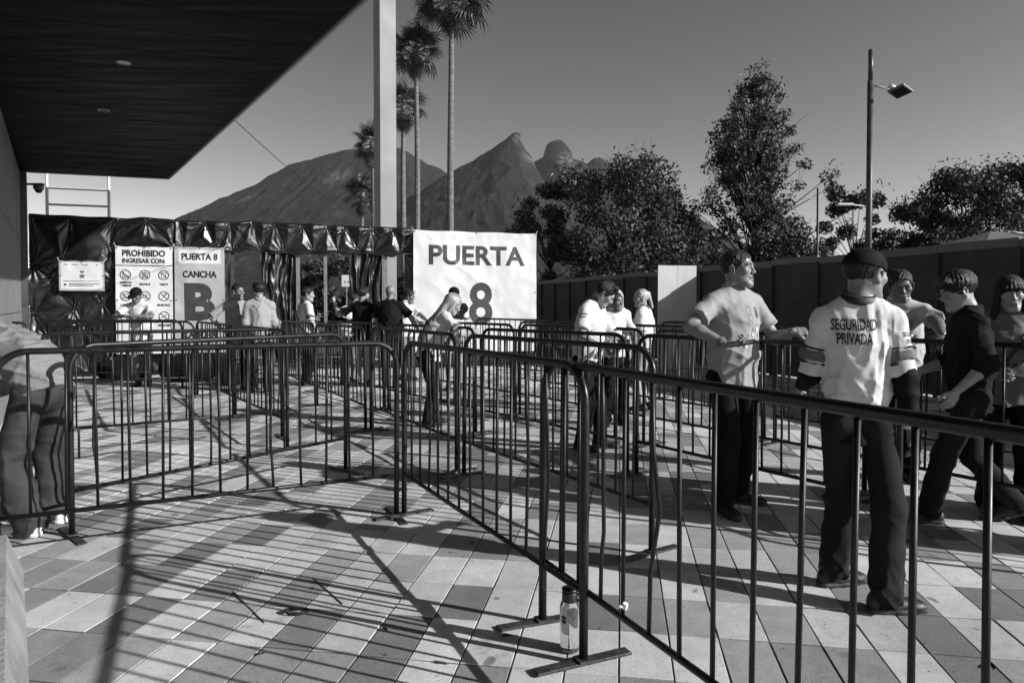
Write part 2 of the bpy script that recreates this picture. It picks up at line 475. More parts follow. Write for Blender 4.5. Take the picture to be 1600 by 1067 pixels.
# ------------------------------------------------------------------ mountains
def px_ridge(pts, Y):
    return np.array([(x - 800) / 1067 * Y for x, y in pts]), np.array([1.4 + (479 - y) / 1067 * Y for x, y in pts])
def mountain(name, pts, Y, W, seed, rocks, amp=60):
    xs, zs = px_ridge(pts, Y)
    nx, ny = 800, 130
    X = np.linspace(xs[0], xs[-1], nx)
    Hc = np.interp(X, xs, zs)
    Hc = Hc + (fbm(X / 45, X * 0 + 3, seed, 5) - .5) * 15 * (Hc > 20)
    s = np.linspace(-.25, 1, ny) ** 1
    XX, SS = np.meshgrid(X, s, indexing='ij')
    YY = Y - SS * W
    front = np.clip(SS, 0, 1)
    HH = np.repeat(Hc[:, None], ny, 1)
    # smooth the crest line with distance from it so spurs do not run as straight ribs
    k = np.ones(61) / 61
    Hs = np.convolve(np.pad(Hc, 30, mode='edge'), k, 'valid')
    k2 = np.ones(221) / 221
    Hs2 = np.convolve(np.pad(Hc, 110, mode='edge'), k2, 'valid')
    m1 = np.clip(front / .10, 0, 1); m2 = np.clip((front - .1) / .5, 0, 1)
    HH = HH * (1 - m1) + (Hs[:, None] * (1 - m2) + Hs2[:, None] * m2) * m1
    Z = HH * (1 - front) ** 1.25
    Z = np.where(SS < 0, HH * (1 + SS * 1.6), Z)
    warp = (fbm(XX / 300, YY / 300, seed + 9, 4) - .5) * 260
    gul = .45 * (fbm((XX + warp) / 210, (YY + warp) / 520, seed, 3, True) - .55) + .55 * (fbm((XX + warp * .4) / 60, (YY + warp) / 150, seed + 2, 5, True) - .55)
    Z = Z + gul * amp * 2.4 * np.clip(front * 4.5, 0, 1) * np.clip(HH / 250, .1, 1) * (1 - front * .5)
    Z = np.maximum(Z, -5)
    P = np.stack([XX, YY, Z], -1)
    me = grid_mesh(name, None, None, P, M['mountain'])
    rk = np.zeros(XX.shape)
    for (rx, ry, rr) in rocks:
        cx = (rx - 800) / 1067 * Y; cz = 1.4 + (479 - ry) / 1067 * Y; R = rr / 1067 * Y
        rk = np.maximum(rk, np.clip(1.5 - np.hypot(XX - cx, (Z - cz)) / R, 0, 1))
    rk = np.maximum(rk, .22 * np.clip((fbm(XX / 60, YY / 100, seed + 4, 4) - .62) * 9, 0, 1))
    a = me.attributes.new('rock', 'FLOAT', 'POINT'); a.data.foreach_set('value', rk.ravel().astype(np.float32))
    return link('mountain', me, kind='structure')
mountain('mountain', [(120, 470), (200, 400), (285, 343), (345, 312), (400, 289), (452, 259), (490, 250), (520, 241), (545, 235), (565, 233), (590, 236), (612, 231), (630, 234), (650, 246), (672, 258), (692, 266), (715, 285), (760, 330), (900, 440), (1000, 478)], 3700, 1900, 3, [(560, 300, 14), (440, 330, 12)], 24)
mountain('mountain', [(380, 478), (470, 440), (540, 392), (600, 345), (640, 315), (668, 292), (690, 278), (715, 264), (745, 248), (770, 234), (790, 220), (800, 211), (806, 208), (813, 209), (816, 224), (822, 236), (831, 246), (837, 262), (846, 278), (862, 300), (890, 325), (930, 352), (1000, 400), (1100, 470)], 3100, 1700, 8, [(808, 222, 9), (827, 254, 12), (700, 300, 10)], 24)
mountain('mountain', [(700, 440), (780, 330), (820, 262), (836, 254), (848, 246), (851, 236), (854, 228), (862, 222), (872, 220), (878, 222), (886, 230), (892, 238), (895, 249), (905, 252), (916, 256), (926, 249), (936, 246), (948, 252), (965, 263), (985, 272), (1010, 286), (1050, 312), (1090, 340), (1140, 370), (1230, 420), (1320, 476)], 4100, 1900, 21, [(880, 262, 14)], 24)

hz = MB(); hz.box((-6500, -150, -1.2), (6500, 6500, 1150))
hz.obj('haze', M['haze'], kind='stuff')

# ------------------------------------------------------------------ canopy roof over the left side
HC = 3.95
E_DIR = Vector((-.578, .816, 0)); G_DIR = Vector((-.957, -.29, 0))
P1 = Vector((-6.88, 13.68, HC))
cano = empty('canopy_roof', (P1.x, P1.y, 0), label='dark cantilevered canopy with boarded soffit over the left side', cat='canopy')
def cpt(a, b, z): p = P1 - E_DIR * a + G_DIR * b; return (p.x - P1.x, p.y - P1.y, z)
LEN, DEP = 17.5, 8.0
nb = 58; bw = LEN / nb
for i in range(nb):
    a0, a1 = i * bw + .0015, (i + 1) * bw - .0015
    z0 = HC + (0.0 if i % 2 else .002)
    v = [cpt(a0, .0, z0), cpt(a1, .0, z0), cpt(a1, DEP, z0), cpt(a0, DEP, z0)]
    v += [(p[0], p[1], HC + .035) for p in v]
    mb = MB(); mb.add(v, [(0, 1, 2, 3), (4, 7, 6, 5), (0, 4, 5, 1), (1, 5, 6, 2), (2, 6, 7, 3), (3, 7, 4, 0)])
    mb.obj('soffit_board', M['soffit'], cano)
mb = MB()
v = [cpt(-.02, -.02, HC + .037), cpt(LEN, -.02, HC + .037), cpt(LEN, DEP, HC + .037), cpt(-.02, DEP, HC + .037)]
v += [(p[0], p[1], HC + .4) for p in v]
mb.add(v, [(0, 1, 2, 3), (4, 7, 6, 5), (0, 4, 5, 1), (1, 5, 6, 2), (2, 6, 7, 3), (3, 7, 4, 0)])
mb.obj('roof_deck', M['roof'], cano)
mb = MB()
v = [cpt(-.05, -.05, HC - .012), cpt(LEN, -.05, HC - .012), cpt(LEN, -.023, HC - .012), cpt(-.05, -.023, HC - .012)]
v += [(p[0], p[1], HC + .38) for p in v]
mb.add(v, [(0, 1, 2, 3), (4, 7, 6, 5), (0, 4, 5, 1), (1, 5, 6, 2), (2, 6, 7, 3), (3, 7, 4, 0)])
v = [cpt(-.05, -.02, HC - .012), cpt(-.023, -.02, HC - .012), cpt(-.023, DEP, HC - .012), cpt(-.05, DEP, HC - .012)]
v += [(p[0], p[1], HC + .38) for p in v]
mb.add(v, [(0, 1, 2, 3), (4, 7, 6, 5), (0, 4, 5, 1), (1, 5, 6, 2), (2, 6, 7, 3), (3, 7, 4, 0)])
mb.obj('edge_trim', M['trim'], cano)
for (x, y, w) in ((-4.06, 7.2, 'downlight ring in the soffit nearer the camera'), (-5.31, 8.94, 'farther downlight ring in the soffit, above the camera dome')):
    d = empty('downlight', (x, y, HC), label=w, cat='downlight', group='downlights in the canopy soffit')
    mb = MB(); mb.lathe([(.058, -.002), (.058, -.010), (.068, -.010), (.071, -.003)], 28)
    mb.obj('ring', M['trim'], d, smooth=True)
    mb = MB(); mb.lathe([(0.001, -.006), (.061, -.006)], 28); mb.obj('lens', M['glossy_black'], d)

# building wall on the left, under the canopy
def wall_pt(t, off=0.0):          # along the wall from its far end towards the camera
    d = Vector((.5524, -.8336, 0)); n = Vector((.8336, .5524, 0)); p = Vector((-9.42, 13.15, 0)) + d * t + n * off
    return p
bld = empty('building_wall', (-9.42, 13.15, 0), label='concrete panelled building wall under the canopy at the left edge', cat='wall')
wl = Vector((-9.42, 13.15, 0))
def wbox(t0, t1, o0, o1, z0, z1, name, m, parent, bev=.0):
    a = [wall_pt(t0, o0) - wl, wall_pt(t1, o0) - wl, wall_pt(t1, o1) - wl, wall_pt(t0, o1) - wl]
    v = [(p.x, p.y, z0) for p in a] + [(p.x, p.y, z1) for p in a]
    mb = MB(); mb.add(v, [(0, 1, 2, 3), (4, 7, 6, 5), (0, 4, 5, 1), (1, 5, 6, 2), (2, 6, 7, 3), (3, 7, 4, 0)])
    return mb.obj(name, m, parent)
wbox(0, 10, -.6, -.03, 0, HC - .02, 'wall_core', M['concrete'], bld)
for k in range(7):
    for r in range(3):
        wbox(.5 + k * 1.35 + .006, .5 + (k + 1) * 1.35 - .006, -.028, rng.uniform(0, .006), r * 1.3 + .006, min(r * 1.3 + 1.294, HC - .03), 'concrete_panel', M['concrete'], bld)
wbox(.05, .46, -.028, .10, 0, HC - .03, 'pilaster', M['lamp_pole'], bld)
wbox(-.12, -.03, -.10, .06, 0, HC - .03, 'corner_trim', M['white_steel'], bld)
# security camera dome on its bracket
cp = wall_pt(.2, .12)
cc = empty('security_camera', (cp.x, cp.y, 3.62), label='small security camera dome on a bracket under the canopy', cat='security camera')
mb = MB(); mb.box((-.03, -.05, .09), (.30, .05, .12), bev=.008); mb.obj('bracket', M['lamp_head'], cc)
mb = MB(); mb.lathe([(0.001, .09), (.085, .09), (.09, .02), (.07, .0), (.065, -.0)], 20, (.2, 0, 0)); mb.obj('housing', M['lamp_head'], cc, smooth=True)
mb = MB(); mb.lathe([(.066, .0), (.058, -.035), (.035, -.058), (0.001, -.066)], 20, (.2, 0, 0)); mb.obj('dome', M['glossy_black'], cc, smooth=True)
# low concrete wall with rough plinth close to the camera
lw = empty('low_wall', (-2.66, 3.6, 0), label='low pale concrete wall end with a rough plinth at the left edge', cat='low wall')
d = Vector((.5925, -.8056, 0)); n = Vector((.8056, .5925, 0))
def lbox(t0, t1, o0, o1, z0, z1, name, m, top_in=0.0):
    v = []
    for z, q in ((z0, 0), (z1, top_in)):
        for t, o in ((t0, o0), (t1, o0), (t1, o1 - q), (t0, o1 - q)):
            p = d * t + n * o; v.append((p.x, p.y, z))
    mb = MB(); mb.add(v, [(0, 1, 2, 3), (4, 7, 6, 5), (0, 4, 5, 1), (1, 5, 6, 2), (2, 6, 7, 3), (3, 7, 4, 0)])
    return mb.obj(name, m, lw)
lbox(0, 2.6, -.30, -.075, .0, 1.06, 'wall_body', M['concrete'])
lbox(-.015, 2.62, -.32, -.06, 1.062, 1.09, 'coping', M['concrete'])
lbox(.02, 2.6, -.073, .05, 0, .2, 'plinth', M['plinth'], .07)

# ------------------------------------------------------------------ gate wall of scaffolding and black plastic
GA = Vector((-9.4, 13.35, 0)); GU = Vector((.95601, .29334, 0)); GN = Vector((.29334, -.95601, 0))   # GN points to the camera side
GROT = math.atan2(GU.y, GU.x)
gate = empty('gate_wall', (GA.x, GA.y, 0), GROT, label='entrance gate wall of steel posts wrapped in shiny black plastic', cat='gate')
# in gate-local coordinates: x along the wall, y away from camera, z up
def crumple(u, z, ties, segs, seed, bulge=.10, star=.05):
    """sheet pinched along creases that run from tie to tie, pillowed between them, with fine tension wrinkles fanning out of each tie"""
    ds = np.full(u.shape, 9.0); fan = np.zeros(u.shape); lng = np.zeros(u.shape)
    uw = u + (vnoise(u * 2.1, z * 2.1, seed + 50) - .5) * .10; zw = z + (vnoise(u * 2.3 + 7, z * 2.3, seed + 51) - .5) * .10
    for k, (i, j) in enumerate(segs):
        (au, az), (bu, bz) = ties[i], ties[j]
        L = math.hypot(bu - au, bz - az) + 1e-6; eu, ez = (bu - au) / L, (bz - az) / L
        t = (uw - au) * eu + (zw - az) * ez; h = np.clip(t, 0, L); p = -(uw - au) * ez + (zw - az) * eu
        d = np.hypot(uw - (au + eu * h), zw - (az + ez * h)); w = .7 + .6 * ((k * .618) % 1)
        ds = np.minimum(ds, d / w)
        env = np.exp(-(p / (.05 + .06 * np.abs(h / L - .5))) ** 2) * ((t > 0) & (t < L))
        lng += env * np.sin(p * 95 + k) * .006 * (.5 + np.abs(h / L - .5))
    for k, (tu, tz) in enumerate(ties):
        du = u - tu; dz = z - tz; r = np.hypot(du, dz); th = np.arctan2(dz, du)
        n1 = 9 + (k * 5) % 6
        fan += np.sin(n1 * th + k * 1.7 + 1.2 * vnoise(u * 5, z * 5, seed + k)) * np.exp(-r / .16) * np.minimum(r / .06, 1) * (vnoise(th * 1.3 + k, r * 2, seed + 3) > .35)
    b = bulge * (1 - np.exp(-(ds / .20) ** 1.5))
    big = fbm(u * .9 + z * .4, z * .8, seed, 2)
    return b + star * .40 * fan + lng + .07 * big
def auto_segs(ties, kmax=2, dmax=1.2):
    sg = set()
    for i, a in enumerate(ties):
        o = sorted((math.hypot(a[0] - b[0], a[1] - b[1]), j) for j, b in enumerate(ties) if j != i)
        for d, j in o[:kmax]:
            if d < dmax: sg.add((min(i, j), max(i, j)))
    return sorted(sg)
def tarp(name, u0, u1, z0, z1, ties, seed, res=.025, bulge=.10, star=.05, y=0.0, zb=None, parent=gate, m='tarp', segs=None, kmax=2):
    nu = int((u1 - u0) / res) + 1; nz = int((z1 - z0) / res) + 1
    U, Z = np.meshgrid(np.linspace(u0, u1, nu), np.linspace(z0, z1, nz), indexing='ij')
    D = crumple(U, Z, ties, auto_segs(ties, kmax) if segs is None else segs, seed, bulge, star)
    edge = np.minimum(np.minimum(Z - z0, z1 - Z) / .05, 1)
    ZZ = Z + (vnoise(U * 3, Z * 0, seed + 5) - .5) * .05 * ((z1 - Z) < .2) + (vnoise(U * 4, Z * 0 + 8, seed + 6) - .5) * .10 * ((Z - z0) < .15)
    P = np.stack([U, y - D * np.clip(edge, .3, 1), ZZ], -1)
    return link(name, grid_mesh(name, None, None, P, M[m]), parent)
ties = [(0.05, 3.1), (0.05, 2.2), (.05, 1.3), (.55, 2.35), (1.42, 2.62), (.42, 1.9), (1.25, 1.45), (.75, 1.35), (1.48, 3.1), (.9, 1.0), (.3, .75), (1.5, 1.9), (2.55, 2.62), (2.58, 3.12), (2.05, 3.12), (.7, 3.12), (1.35, .6), (2.0, .4), (.1, .1), (1.0, .1), (2.5, .1)]
tarp('tarp_sheet', 0, 2.6, .02, 3.2, ties, 3, .016, .10, .11, kmax=3)
ht = []
for k in range(11):
    ht.append((2.62 + k * .485 + rng.uniform(-.08, .08), 3.14)); ht.append((2.8 + k * .485 + rng.uniform(-.12, .12), 2.60))
tarp('tarp_header', 2.6, 7.47, 2.55, 3.2, ht, 12, .014, .12, .05, segs=[(k, k + 1) for k in range(len(ht) - 1)] + [(k, k + 2) for k in range(1, len(ht) - 2, 4)])
tarp('tarp_sheet', 2.6, 3.62, .02, 2.58, [(2.62, 1.5), (3.6, 2.5), (3.6, 1.9), (3.58, 1.2), (3.55, .5), (2.62, .4)], 14, .03, y=-.0)
tarp('tarp_edge', 7.28, 7.5, .02, 2.6, [(7.3, 2.4), (7.48, 2.0), (7.3, 1.5), (7.46, 1.0), (7.3, .5)], 17, .02, .04, .06)
tarp('tarp_sheet', 7.5, 10.3, .02, 3.12, [(7.6, 3.0), (10.2, 3.0), (7.6, .3), (10.2, .3)], 19, .06, .05, .03, y=.03)
# hanging drapes in the openings, gathered into vertical folds
def drape(u0, u1, z0, z1, seed, y):
    nu, nz = 70, 70
    S, Z = np.meshgrid(np.linspace(0, 1, nu), np.linspace(z0, z1, nz), indexing='ij')
    t = (z1 - Z) / (z1 - z0)
    w = (u1 - u0)
    U = u0 + w * (S + .06 * np.sin(9 * t + seed) * (1 - S) * (S < .5))
    f = np.sin(S * 26 + 3.2 * fbm(S * 2, t * 2.5, seed, 3) * 4 + seed) * .035 + fbm(S * 3, t * 3, seed + 3, 2, True) * .10 + fbm(S * 2 + t * 3, t * 2 - S, seed + 8, 2, True) * .10
    P = np.stack([U, y - f + .12 * S, Z], -1)
    return link('drape', grid_mesh('drape', None, None, P, M['drape']), gate)
drape(4.26, 4.93, .25, 2.57, 4, .10)
drape(6.10, 6.80, .25, 2.59, 9, .12)
for u, r, m in ((4.985, .04, 'steel'), (5.56, .035, 'steel'), (6.86, .045, 'steel'), (3.66, .03, 'lamp_pole'), (0.02, .03, 'lamp_pole'), (7.5, .03, 'lamp_pole'), (10.34, .03, 'lamp_pole'), (2.6, .03, 'lamp_pole')):
    mb = MB(); mb.box((u - r, .045, 0), (u + r, .045 + 2 * r, 3.1), bev=.006); mb.obj('post', M[m], gate)
for z in (3.12, 2.66):
    mb = MB(); mb.tube([(0, .16, z), (10.35, .16, z)], .025, 8); mb.obj('beam', M['lamp_pole'], gate)
mb = MB()
for k in range(12):
    u = 5.05 + k * .145
    mb.tube([(u, .5, .2), (u, .5, 1.05)], .009, 6)
mb.tube([(4.9, .5, 1.06), (6.8, .5, 1.06)], .022, 8); mb.tube([(4.9, .5, .22), (6.8, .5, .22)], .016, 8)
mb.tube([(4.9, .5, .0), (4.9, .5, 1.06)], .022, 8); mb.tube([(6.8, .5, 0), (6.8, .5, 1.06)], .022, 8)
mb.obj('turnstile_rail', M['barrier'], gate)

# ------------------------------------------------------------------ banners on the gate wall
def cloth_off(u, z, seed, amp):
    return amp * (1.3 * fbm(u * 1.6, z * 1.1, seed, 3) + .30 * fbm(u * 3 + z * 2.0, z * 2 - u, seed + 3, 2, True) + .5 * fbm(u * .8 + z * 1.2, z * .5 - u * .9, seed + 7, 2, True) ** 4)
def banner(name, u0, u1, z0, z1, y, seed, amp, m, **kw):
    root = empty(name, tuple(GA + GU * ((u0 + u1) / 2) + Vector((0, 0, z0))), GROT, **kw)
    cu = (u0 + u1) / 2
    def surf(u, z, off=0.0):          # local point on the cloth
        u = np.asarray(u, float); z = np.asarray(z, float)
        return np.stack([u - cu, -y - cloth_off(u, z, seed, amp) - off, z - z0], -1)
    nu = max(8, int((u1 - u0) / .04)); nz = max(8, int((z1 - z0) / .04))
    U, Z = np.meshgrid(np.linspace(u0, u1, nu), np.linspace(z0, z1, nz), indexing='ij')
    sag = np.sin((U - u0) / (u1 - u0) * math.pi * 3) ** 2 * .012 * ((z1 - Z) < .05)
    P = surf(U, Z - sag)
    Pb = P.copy(); Pb[..., 1] += .004
    nn = nu * nz
    me = grid_mesh('sheet', None, None, P, m)
    link('sheet', me, root)
    ey = MB(); mb_ = MB(); mb_.lathe([(.008, .0), (.016, .004), (.018, .0)], 10)
    eme = mb_.me('eyelet', M['steel'])
    for (eu, ez) in [(u0 + .03, z1 - .03), (u1 - .03, z1 - .03), ((u0 + u1) / 2, z1 - .03), (u0 + .03, (z0 + z1) / 2), (u1 - .03, (z0 + z1) / 2)]:
        p = surf(np.array([eu]), np.array([ez]), .006)[0]
        e = link('eyelet', eme, root, loc=tuple(p)); e.rotation_euler = (RAD(90), 0, 0)
    for (eu, ez, du, dz) in [(u0 + .03, z1 - .03, -.07, .10), (u1 - .03, z1 - .03, .07, .10)]:
        p = surf(np.array([eu]), np.array([ez]), .008)[0]; q = surf(np.array([eu + du]), np.array([ez + dz]), -.05)[0]
        ey.tube([tuple(p), tuple((p + q) / 2 + np.array([0, -.01, -.012])), tuple(q)], .005, 5)
        ey.obj('tie_cord', M['white_steel'], root); ey = MB()
    return root, surf
def flat(root, surf, name, polys, m, off=.005):
    """polys: list of (verts2d, faces) in wall u,z coordinates"""
    mb = MB()
    for v, f in polys:
        v = np.asarray(v); p = surf(v[:, 0], v[:, 1], off); mb.add([tuple(q) for q in p], f)
    return mb.obj(name, m, root)
def letters(s, uc, zb, h, w=None, bold=.02):
    v, f, x0, x1 = text_mesh(s, bold, .12)
    sx = h / .70; sc = sx if w is None else w / (x1 - x0)
    xm = (x0 + x1) / 2
    return ([((p[0] - xm) * sc + uc, p[1] * sx + zb) for p in v], f)
def ring(uc, zc, r0, r1, n=28):
    v = [(uc + r * math.cos(2 * math.pi * k / n), zc + r * math.sin(2 * math.pi * k / n)) for r in (r0, r1) for k in range(n)]
    return (v, [(k, n + k, n + (k + 1) % n, (k + 1) % n) for k in range(n)])
def bar(a, b, w):
    ax, az = a; bx, bz = b; L = math.hypot(bx - ax, bz - az); nx, nz = -(bz - az) / L * w / 2, (bx - ax) / L * w / 2
    return ([(ax + nx, az + nz), (bx + nx, bz + nz), (bx - nx, bz - nz), (ax - nx, az - nz)], [(0, 3, 2, 1)])
def panel(u0, z0, u1, z1, n=14, m=10):
    v = [(u0 + (u1 - u0) * i / n, z0 + (z1 - z0) * j / m) for i in range(n + 1) for j in range(m + 1)]
    return (v, [(i * (m + 1) + j, (i + 1) * (m + 1) + j, (i + 1) * (m + 1) + j + 1, i * (m + 1) + j + 1) for i in range(n) for j in range(m)])
def rect(u0, z0, u1, z1): return ([(u0, z0), (u1, z0), (u1, z1), (u0, z1)], [(0, 1, 2, 3)])
def frame_rect(u0, z0, u1, z1, w): return [rect(u0, z0, u1, z0 + w), rect(u0, z1 - w, u1, z1), rect(u0, z0 + w, u0 + w, z1 - w), rect(u1 - w, z0 + w, u1, z1 - w)]

# big PUERTA 8 banner
b1, s1 = banner('banner', 7.46, 10.38, .35, 3.12, .14, 41, .05, M['vinyl'], label='large white banner reading PUERTA 8 on the gate wall', cat='banner')
flat(b1, s1, 'lettering', [letters('PUERTA', 8.95, 2.37, .42, 2.28, .028)], M['ink_soft'])
flat(b1, s1, 'lettering', [letters('8', 9.02, 1.02, .92, .56, .022)], M['ink_soft'])
# tall narrow banner CANCHA B
b2, s2 = banner('banner', 2.585, 3.53, .45, 2.62, .17, 47, .03, M['vinyl_grey'], label='tall grey banner reading PUERTA 8 CANCHA B beside the prohibition notice', cat='banner')
flat(b2, s2, 'title_panel', [panel(2.66, 2.28, 3.455, 2.56)], M['vinyl2'], .004)
flat(b2, s2, 'lettering', [letters('PUERTA 8', 3.06, 2.36, .125, .68, .03)], M['ink'], .009)
flat(b2, s2, 'lettering', [letters('CANCHA', 3.06, 2.0, .13, .64, .03)], M['ink'], .007)
flat(b2, s2, 'lettering', [letters('B', 3.06, 1.16, .69, .58, .05)], M['ink_soft'], .007)
flat(b2, s2, 'lettering', [letters('CANCHA', 3.06, .76, .13, .64, .03)], M['ink'], .007)
# prohibition notice
b3, s3 = banner('notice_banner', 1.52, 2.55, .45, 2.605, .17, 53, .028, M['vinyl2'], label='white notice reading PROHIBIDO INGRESAR CON with rows of crossed pictograms', cat='notice')
flat(b3, s3, 'lettering', [letters('PROHIBIDO', 2.03, 2.41, .12, .78, .035), letters('INGRESAR CON:', 2.03, 2.275, .09, .78, .032)], M['ink'])
flat(b3, s3, 'rule_line', [rect(1.525, 2.215, 2.545, 2.23)], M['ink'])
cu_ = (1.695, 2.045, 2.385)
for r, zc in enumerate((2.035, 1.61, 1.20)):
    for c, uc in enumerate(cu_):
        pl = [ring(uc, zc, .085, .1), bar((uc - .066, zc + .066), (uc + .066, zc - .066), .013)]
        w = .008
        if (r, c) == (0, 0): pl += frame_rect(uc - .05, zc - .06, uc - .012, zc + .02, w) + [rect(uc - .04, zc + .025, uc - .022, zc + .055)] + frame_rect(uc + .0, zc - .06, uc + .06, zc - .015, w)
        elif (r, c) == (0, 1): pl += frame_rect(uc - .05, zc - .06, uc + .05, zc + .04, w) + frame_rect(uc - .03, zc - .045, uc + .03, zc - .005, w) + [ring(uc, zc + .045, .012, .02, 14)]
        elif (r, c) == (0, 2): pl += frame_rect(uc - .042, zc - .055, uc + .042, zc + .05, w)
        elif (r, c) == (1, 0): pl += frame_rect(uc - .052, zc - .03, uc + .052, zc + .045, w) + [rect(uc - .066, zc - .05, uc + .066, zc - .04)]
        elif (r, c) == (1, 2): pl += [bar((uc - .04, zc - .05), (uc + .03, zc + .035), .01)] + frame_rect(uc + .015, zc + .02, uc + .05, zc + .055, w)
        elif (r, c) == (2, 2): pl += [bar((uc - .05, zc - .03), (uc + .045, zc + .035), .014)]
        else: pl += frame_rect(uc - .04, zc - .035, uc + .04, zc + .035, w)
        flat(b3, s3, 'pictogram', pl, M['ink'])
tx = [letters('ALIMENTOS', 1.70, 1.86, .04, .21, .04), letters('Y BEBIDAS', 1.70, 1.80, .04, .19, .04), letters('MOCHILAS', 2.045, 1.83, .04, .19, .04), letters('TABLETS', 2.385, 1.83, .04, .15, .04),
      letters('LAPTOPS', 1.70, 1.41, .04, .19, .04), letters('SELFIE STICK', 2.385, 1.41, .04, .24, .04), letters('VAPEADORES', 2.385, 1.0, .04, .23, .04)]
for t_ in tx: flat(b3, s3, 'lettering', [t_], M['ink'])
# small framed information sheet
b4, s4 = banner('information_sheet', .545, 1.325, 1.71, 2.295, .19, 59, .02, M['vinyl_grey'], label='small landscape information sheet taped to the black plastic at the left', cat='sign')
flat(b4, s4, 'paper', [panel(.575, 1.74, 1.295, 2.265)], M['vinyl2'], .004)
pl = [rect(.62, 1.895, 1.25, 1.903), rect(.71, 1.835, 1.235, 1.848), rect(.71, 1.805, 1.13, 1.817), ring(.65, 1.83, .004, .022, 16)]
pl += [rect(.63, 2.215, .70, 2.228), rect(.76, 2.215, .86, 2.226), rect(.93, 2.215, 1.05, 2.224), ring(1.2, 2.215, .006, .014, 12)]
pl += [rect(.90, 1.965, .98, 1.985), rect(.905, 1.992, .975, 2.006), rect(.895, 2.013, .985, 2.026)]
pl += [bar((.94, 2.06), (.91, 2.10), .022), bar((.94, 2.06), (.972, 2.10), .022)]
flat(b4, s4, 'print', pl, M['ink_soft'], .008)

# scaffold frame above the tarp, far left
sf = empty('scaffold_frame', (-9.35, 13.75, 0), GROT, label='white tubular scaffold frame rising behind the black plastic', cat='scaffold')
for x in (0.02, 1.12):
    mb = MB(); mb.tube([(x, 0, 0), (x, 0, 4.15)], .028, 10); mb.obj('upright', M['white_steel'], sf)
for z in (3.45, 3.78, 4.1):
    mb = MB(); mb.tube([(0.02, .0, z), (1.12, 0, z)], .022, 8); mb.obj('rung', M['white_steel'], sf)

# white square column behind the gate
col = empty('column', (-3.55, 19.2, 0), RAD(33), label='tall white square column rising out of view behind the gate', cat='column')
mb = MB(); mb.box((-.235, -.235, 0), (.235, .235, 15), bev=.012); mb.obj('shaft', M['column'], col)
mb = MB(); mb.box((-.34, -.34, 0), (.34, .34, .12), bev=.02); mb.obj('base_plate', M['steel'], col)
# thin cable from the canopy edge to the column
ca = P1 - E_DIR * 4.9; mb = MB()
pts = []
for k in range(13):
    t = k / 12; p = Vector((ca.x, ca.y, HC + .2)).lerp(Vector((-3.6, 18.9, 3.6)), t); pts.append((p.x, p.y, p.z - .25 * math.sin(math.pi * t)))
mb.tube(pts, .006, 6); put(mb.obj('cable', M['cable']), 'thin cable slung from the canopy edge towards the white column', 'cable')
# ------------------------------------------------------------------ hoarding fence on the right
FA = Vector((7.0, 9.4, 0)); FD = Vector((-.35, .937, 0)).normalized(); FN = Vector((-FD.y, FD.x, 0))   # FN points to the plaza
FROT = math.atan2(FD.y, FD.x)
fence = empty('hoarding_fence', tuple(FA), FROT, label='long dark sheet hoarding fence with pale top rail on the right', cat='fence')
FH = 2.34
for k in range(-6, 15):
    x0 = k * 1.2; zt = FH + rng.uniform(-.02, .02)
    mb = MB(); mb.box((x0 + .004, rng.uniform(-.004, .004), .03), (x0 + 1.196, .022, zt - .13)); mb.obj('panel', M['fence'], fence)
    mb = MB(); mb.box((x0 - .03, .024, 0), (x0 + .03, .075, zt - .12), bev=.004); mb.obj('post', M['fence'], fence)
    mb = MB(); mb.box((x0 + .032, .026, 1.50), (x0 + 1.168, .06, 1.55)); mb.obj('rail', M['fence'], fence)
    mb = MB(); mb.box((x0 + .004, -.02, zt - .128), (x0 + 1.196, .05, zt), bev=.004); mb.obj('top_rail', M['fence_cap'], fence)
# pale plywood sheet standing before the fence
pw = empty('plywood_sheet', (3.30, 15.45, 0), RAD(9), label='pale plywood sheet standing against the fence, half in shadow', cat='plywood sheet')
for k in range(2):
    mb = MB(); mb.box((k * .46 + .003, 0, .02), (k * .46 + .457, .02, 2.33)); mb.obj('board', M['plywood'], pw)
mb = MB(); mb.box((.02, .021, 0), (.08, .07, 2.28)); mb.box((.72, .021, 0), (.78, .07, 2.28)); mb.obj('batten', M['plywood'], pw)

# ------------------------------------------------------------------ trees
def leaf_cloud(cent, rad, n, size, seed):
    r = np.random.default_rng(seed)
    C = np.asarray(cent); R = np.asarray(rad)
    w = R ** 2; k = r.choice(len(C), n, p=w / w.sum())
    d = r.normal(size=(n, 3)); d /= np.linalg.norm(d, axis=1)[:, None]
    rr = r.uniform(0, 1, n) ** .45
    p = C[k] + d * (R[k] * rr)[:, None] * np.array([1, 1, .8])
    a = r.normal(size=(n, 3)); a /= np.linalg.norm(a, axis=1)[:, None]
    b = np.cross(a, r.normal(size=(n, 3))); b /= np.linalg.norm(b, axis=1)[:, None]
    s = size * r.uniform(.6, 1.4, n)[:, None]
    tip = p + a * s; base = p - a * s; l = p + b * s * .42; q = p - b * s * .42
    v = np.stack([base, q, tip, l], 1).reshape(-1, 3)
    f = np.arange(n * 4).reshape(-1, 4)
    mi = (r.uniform(0, 1, n) > .72).astype(int) + (r.uniform(0, 1, n) > .9).astype(int)
    return v, f, np.minimum(mi, 2)
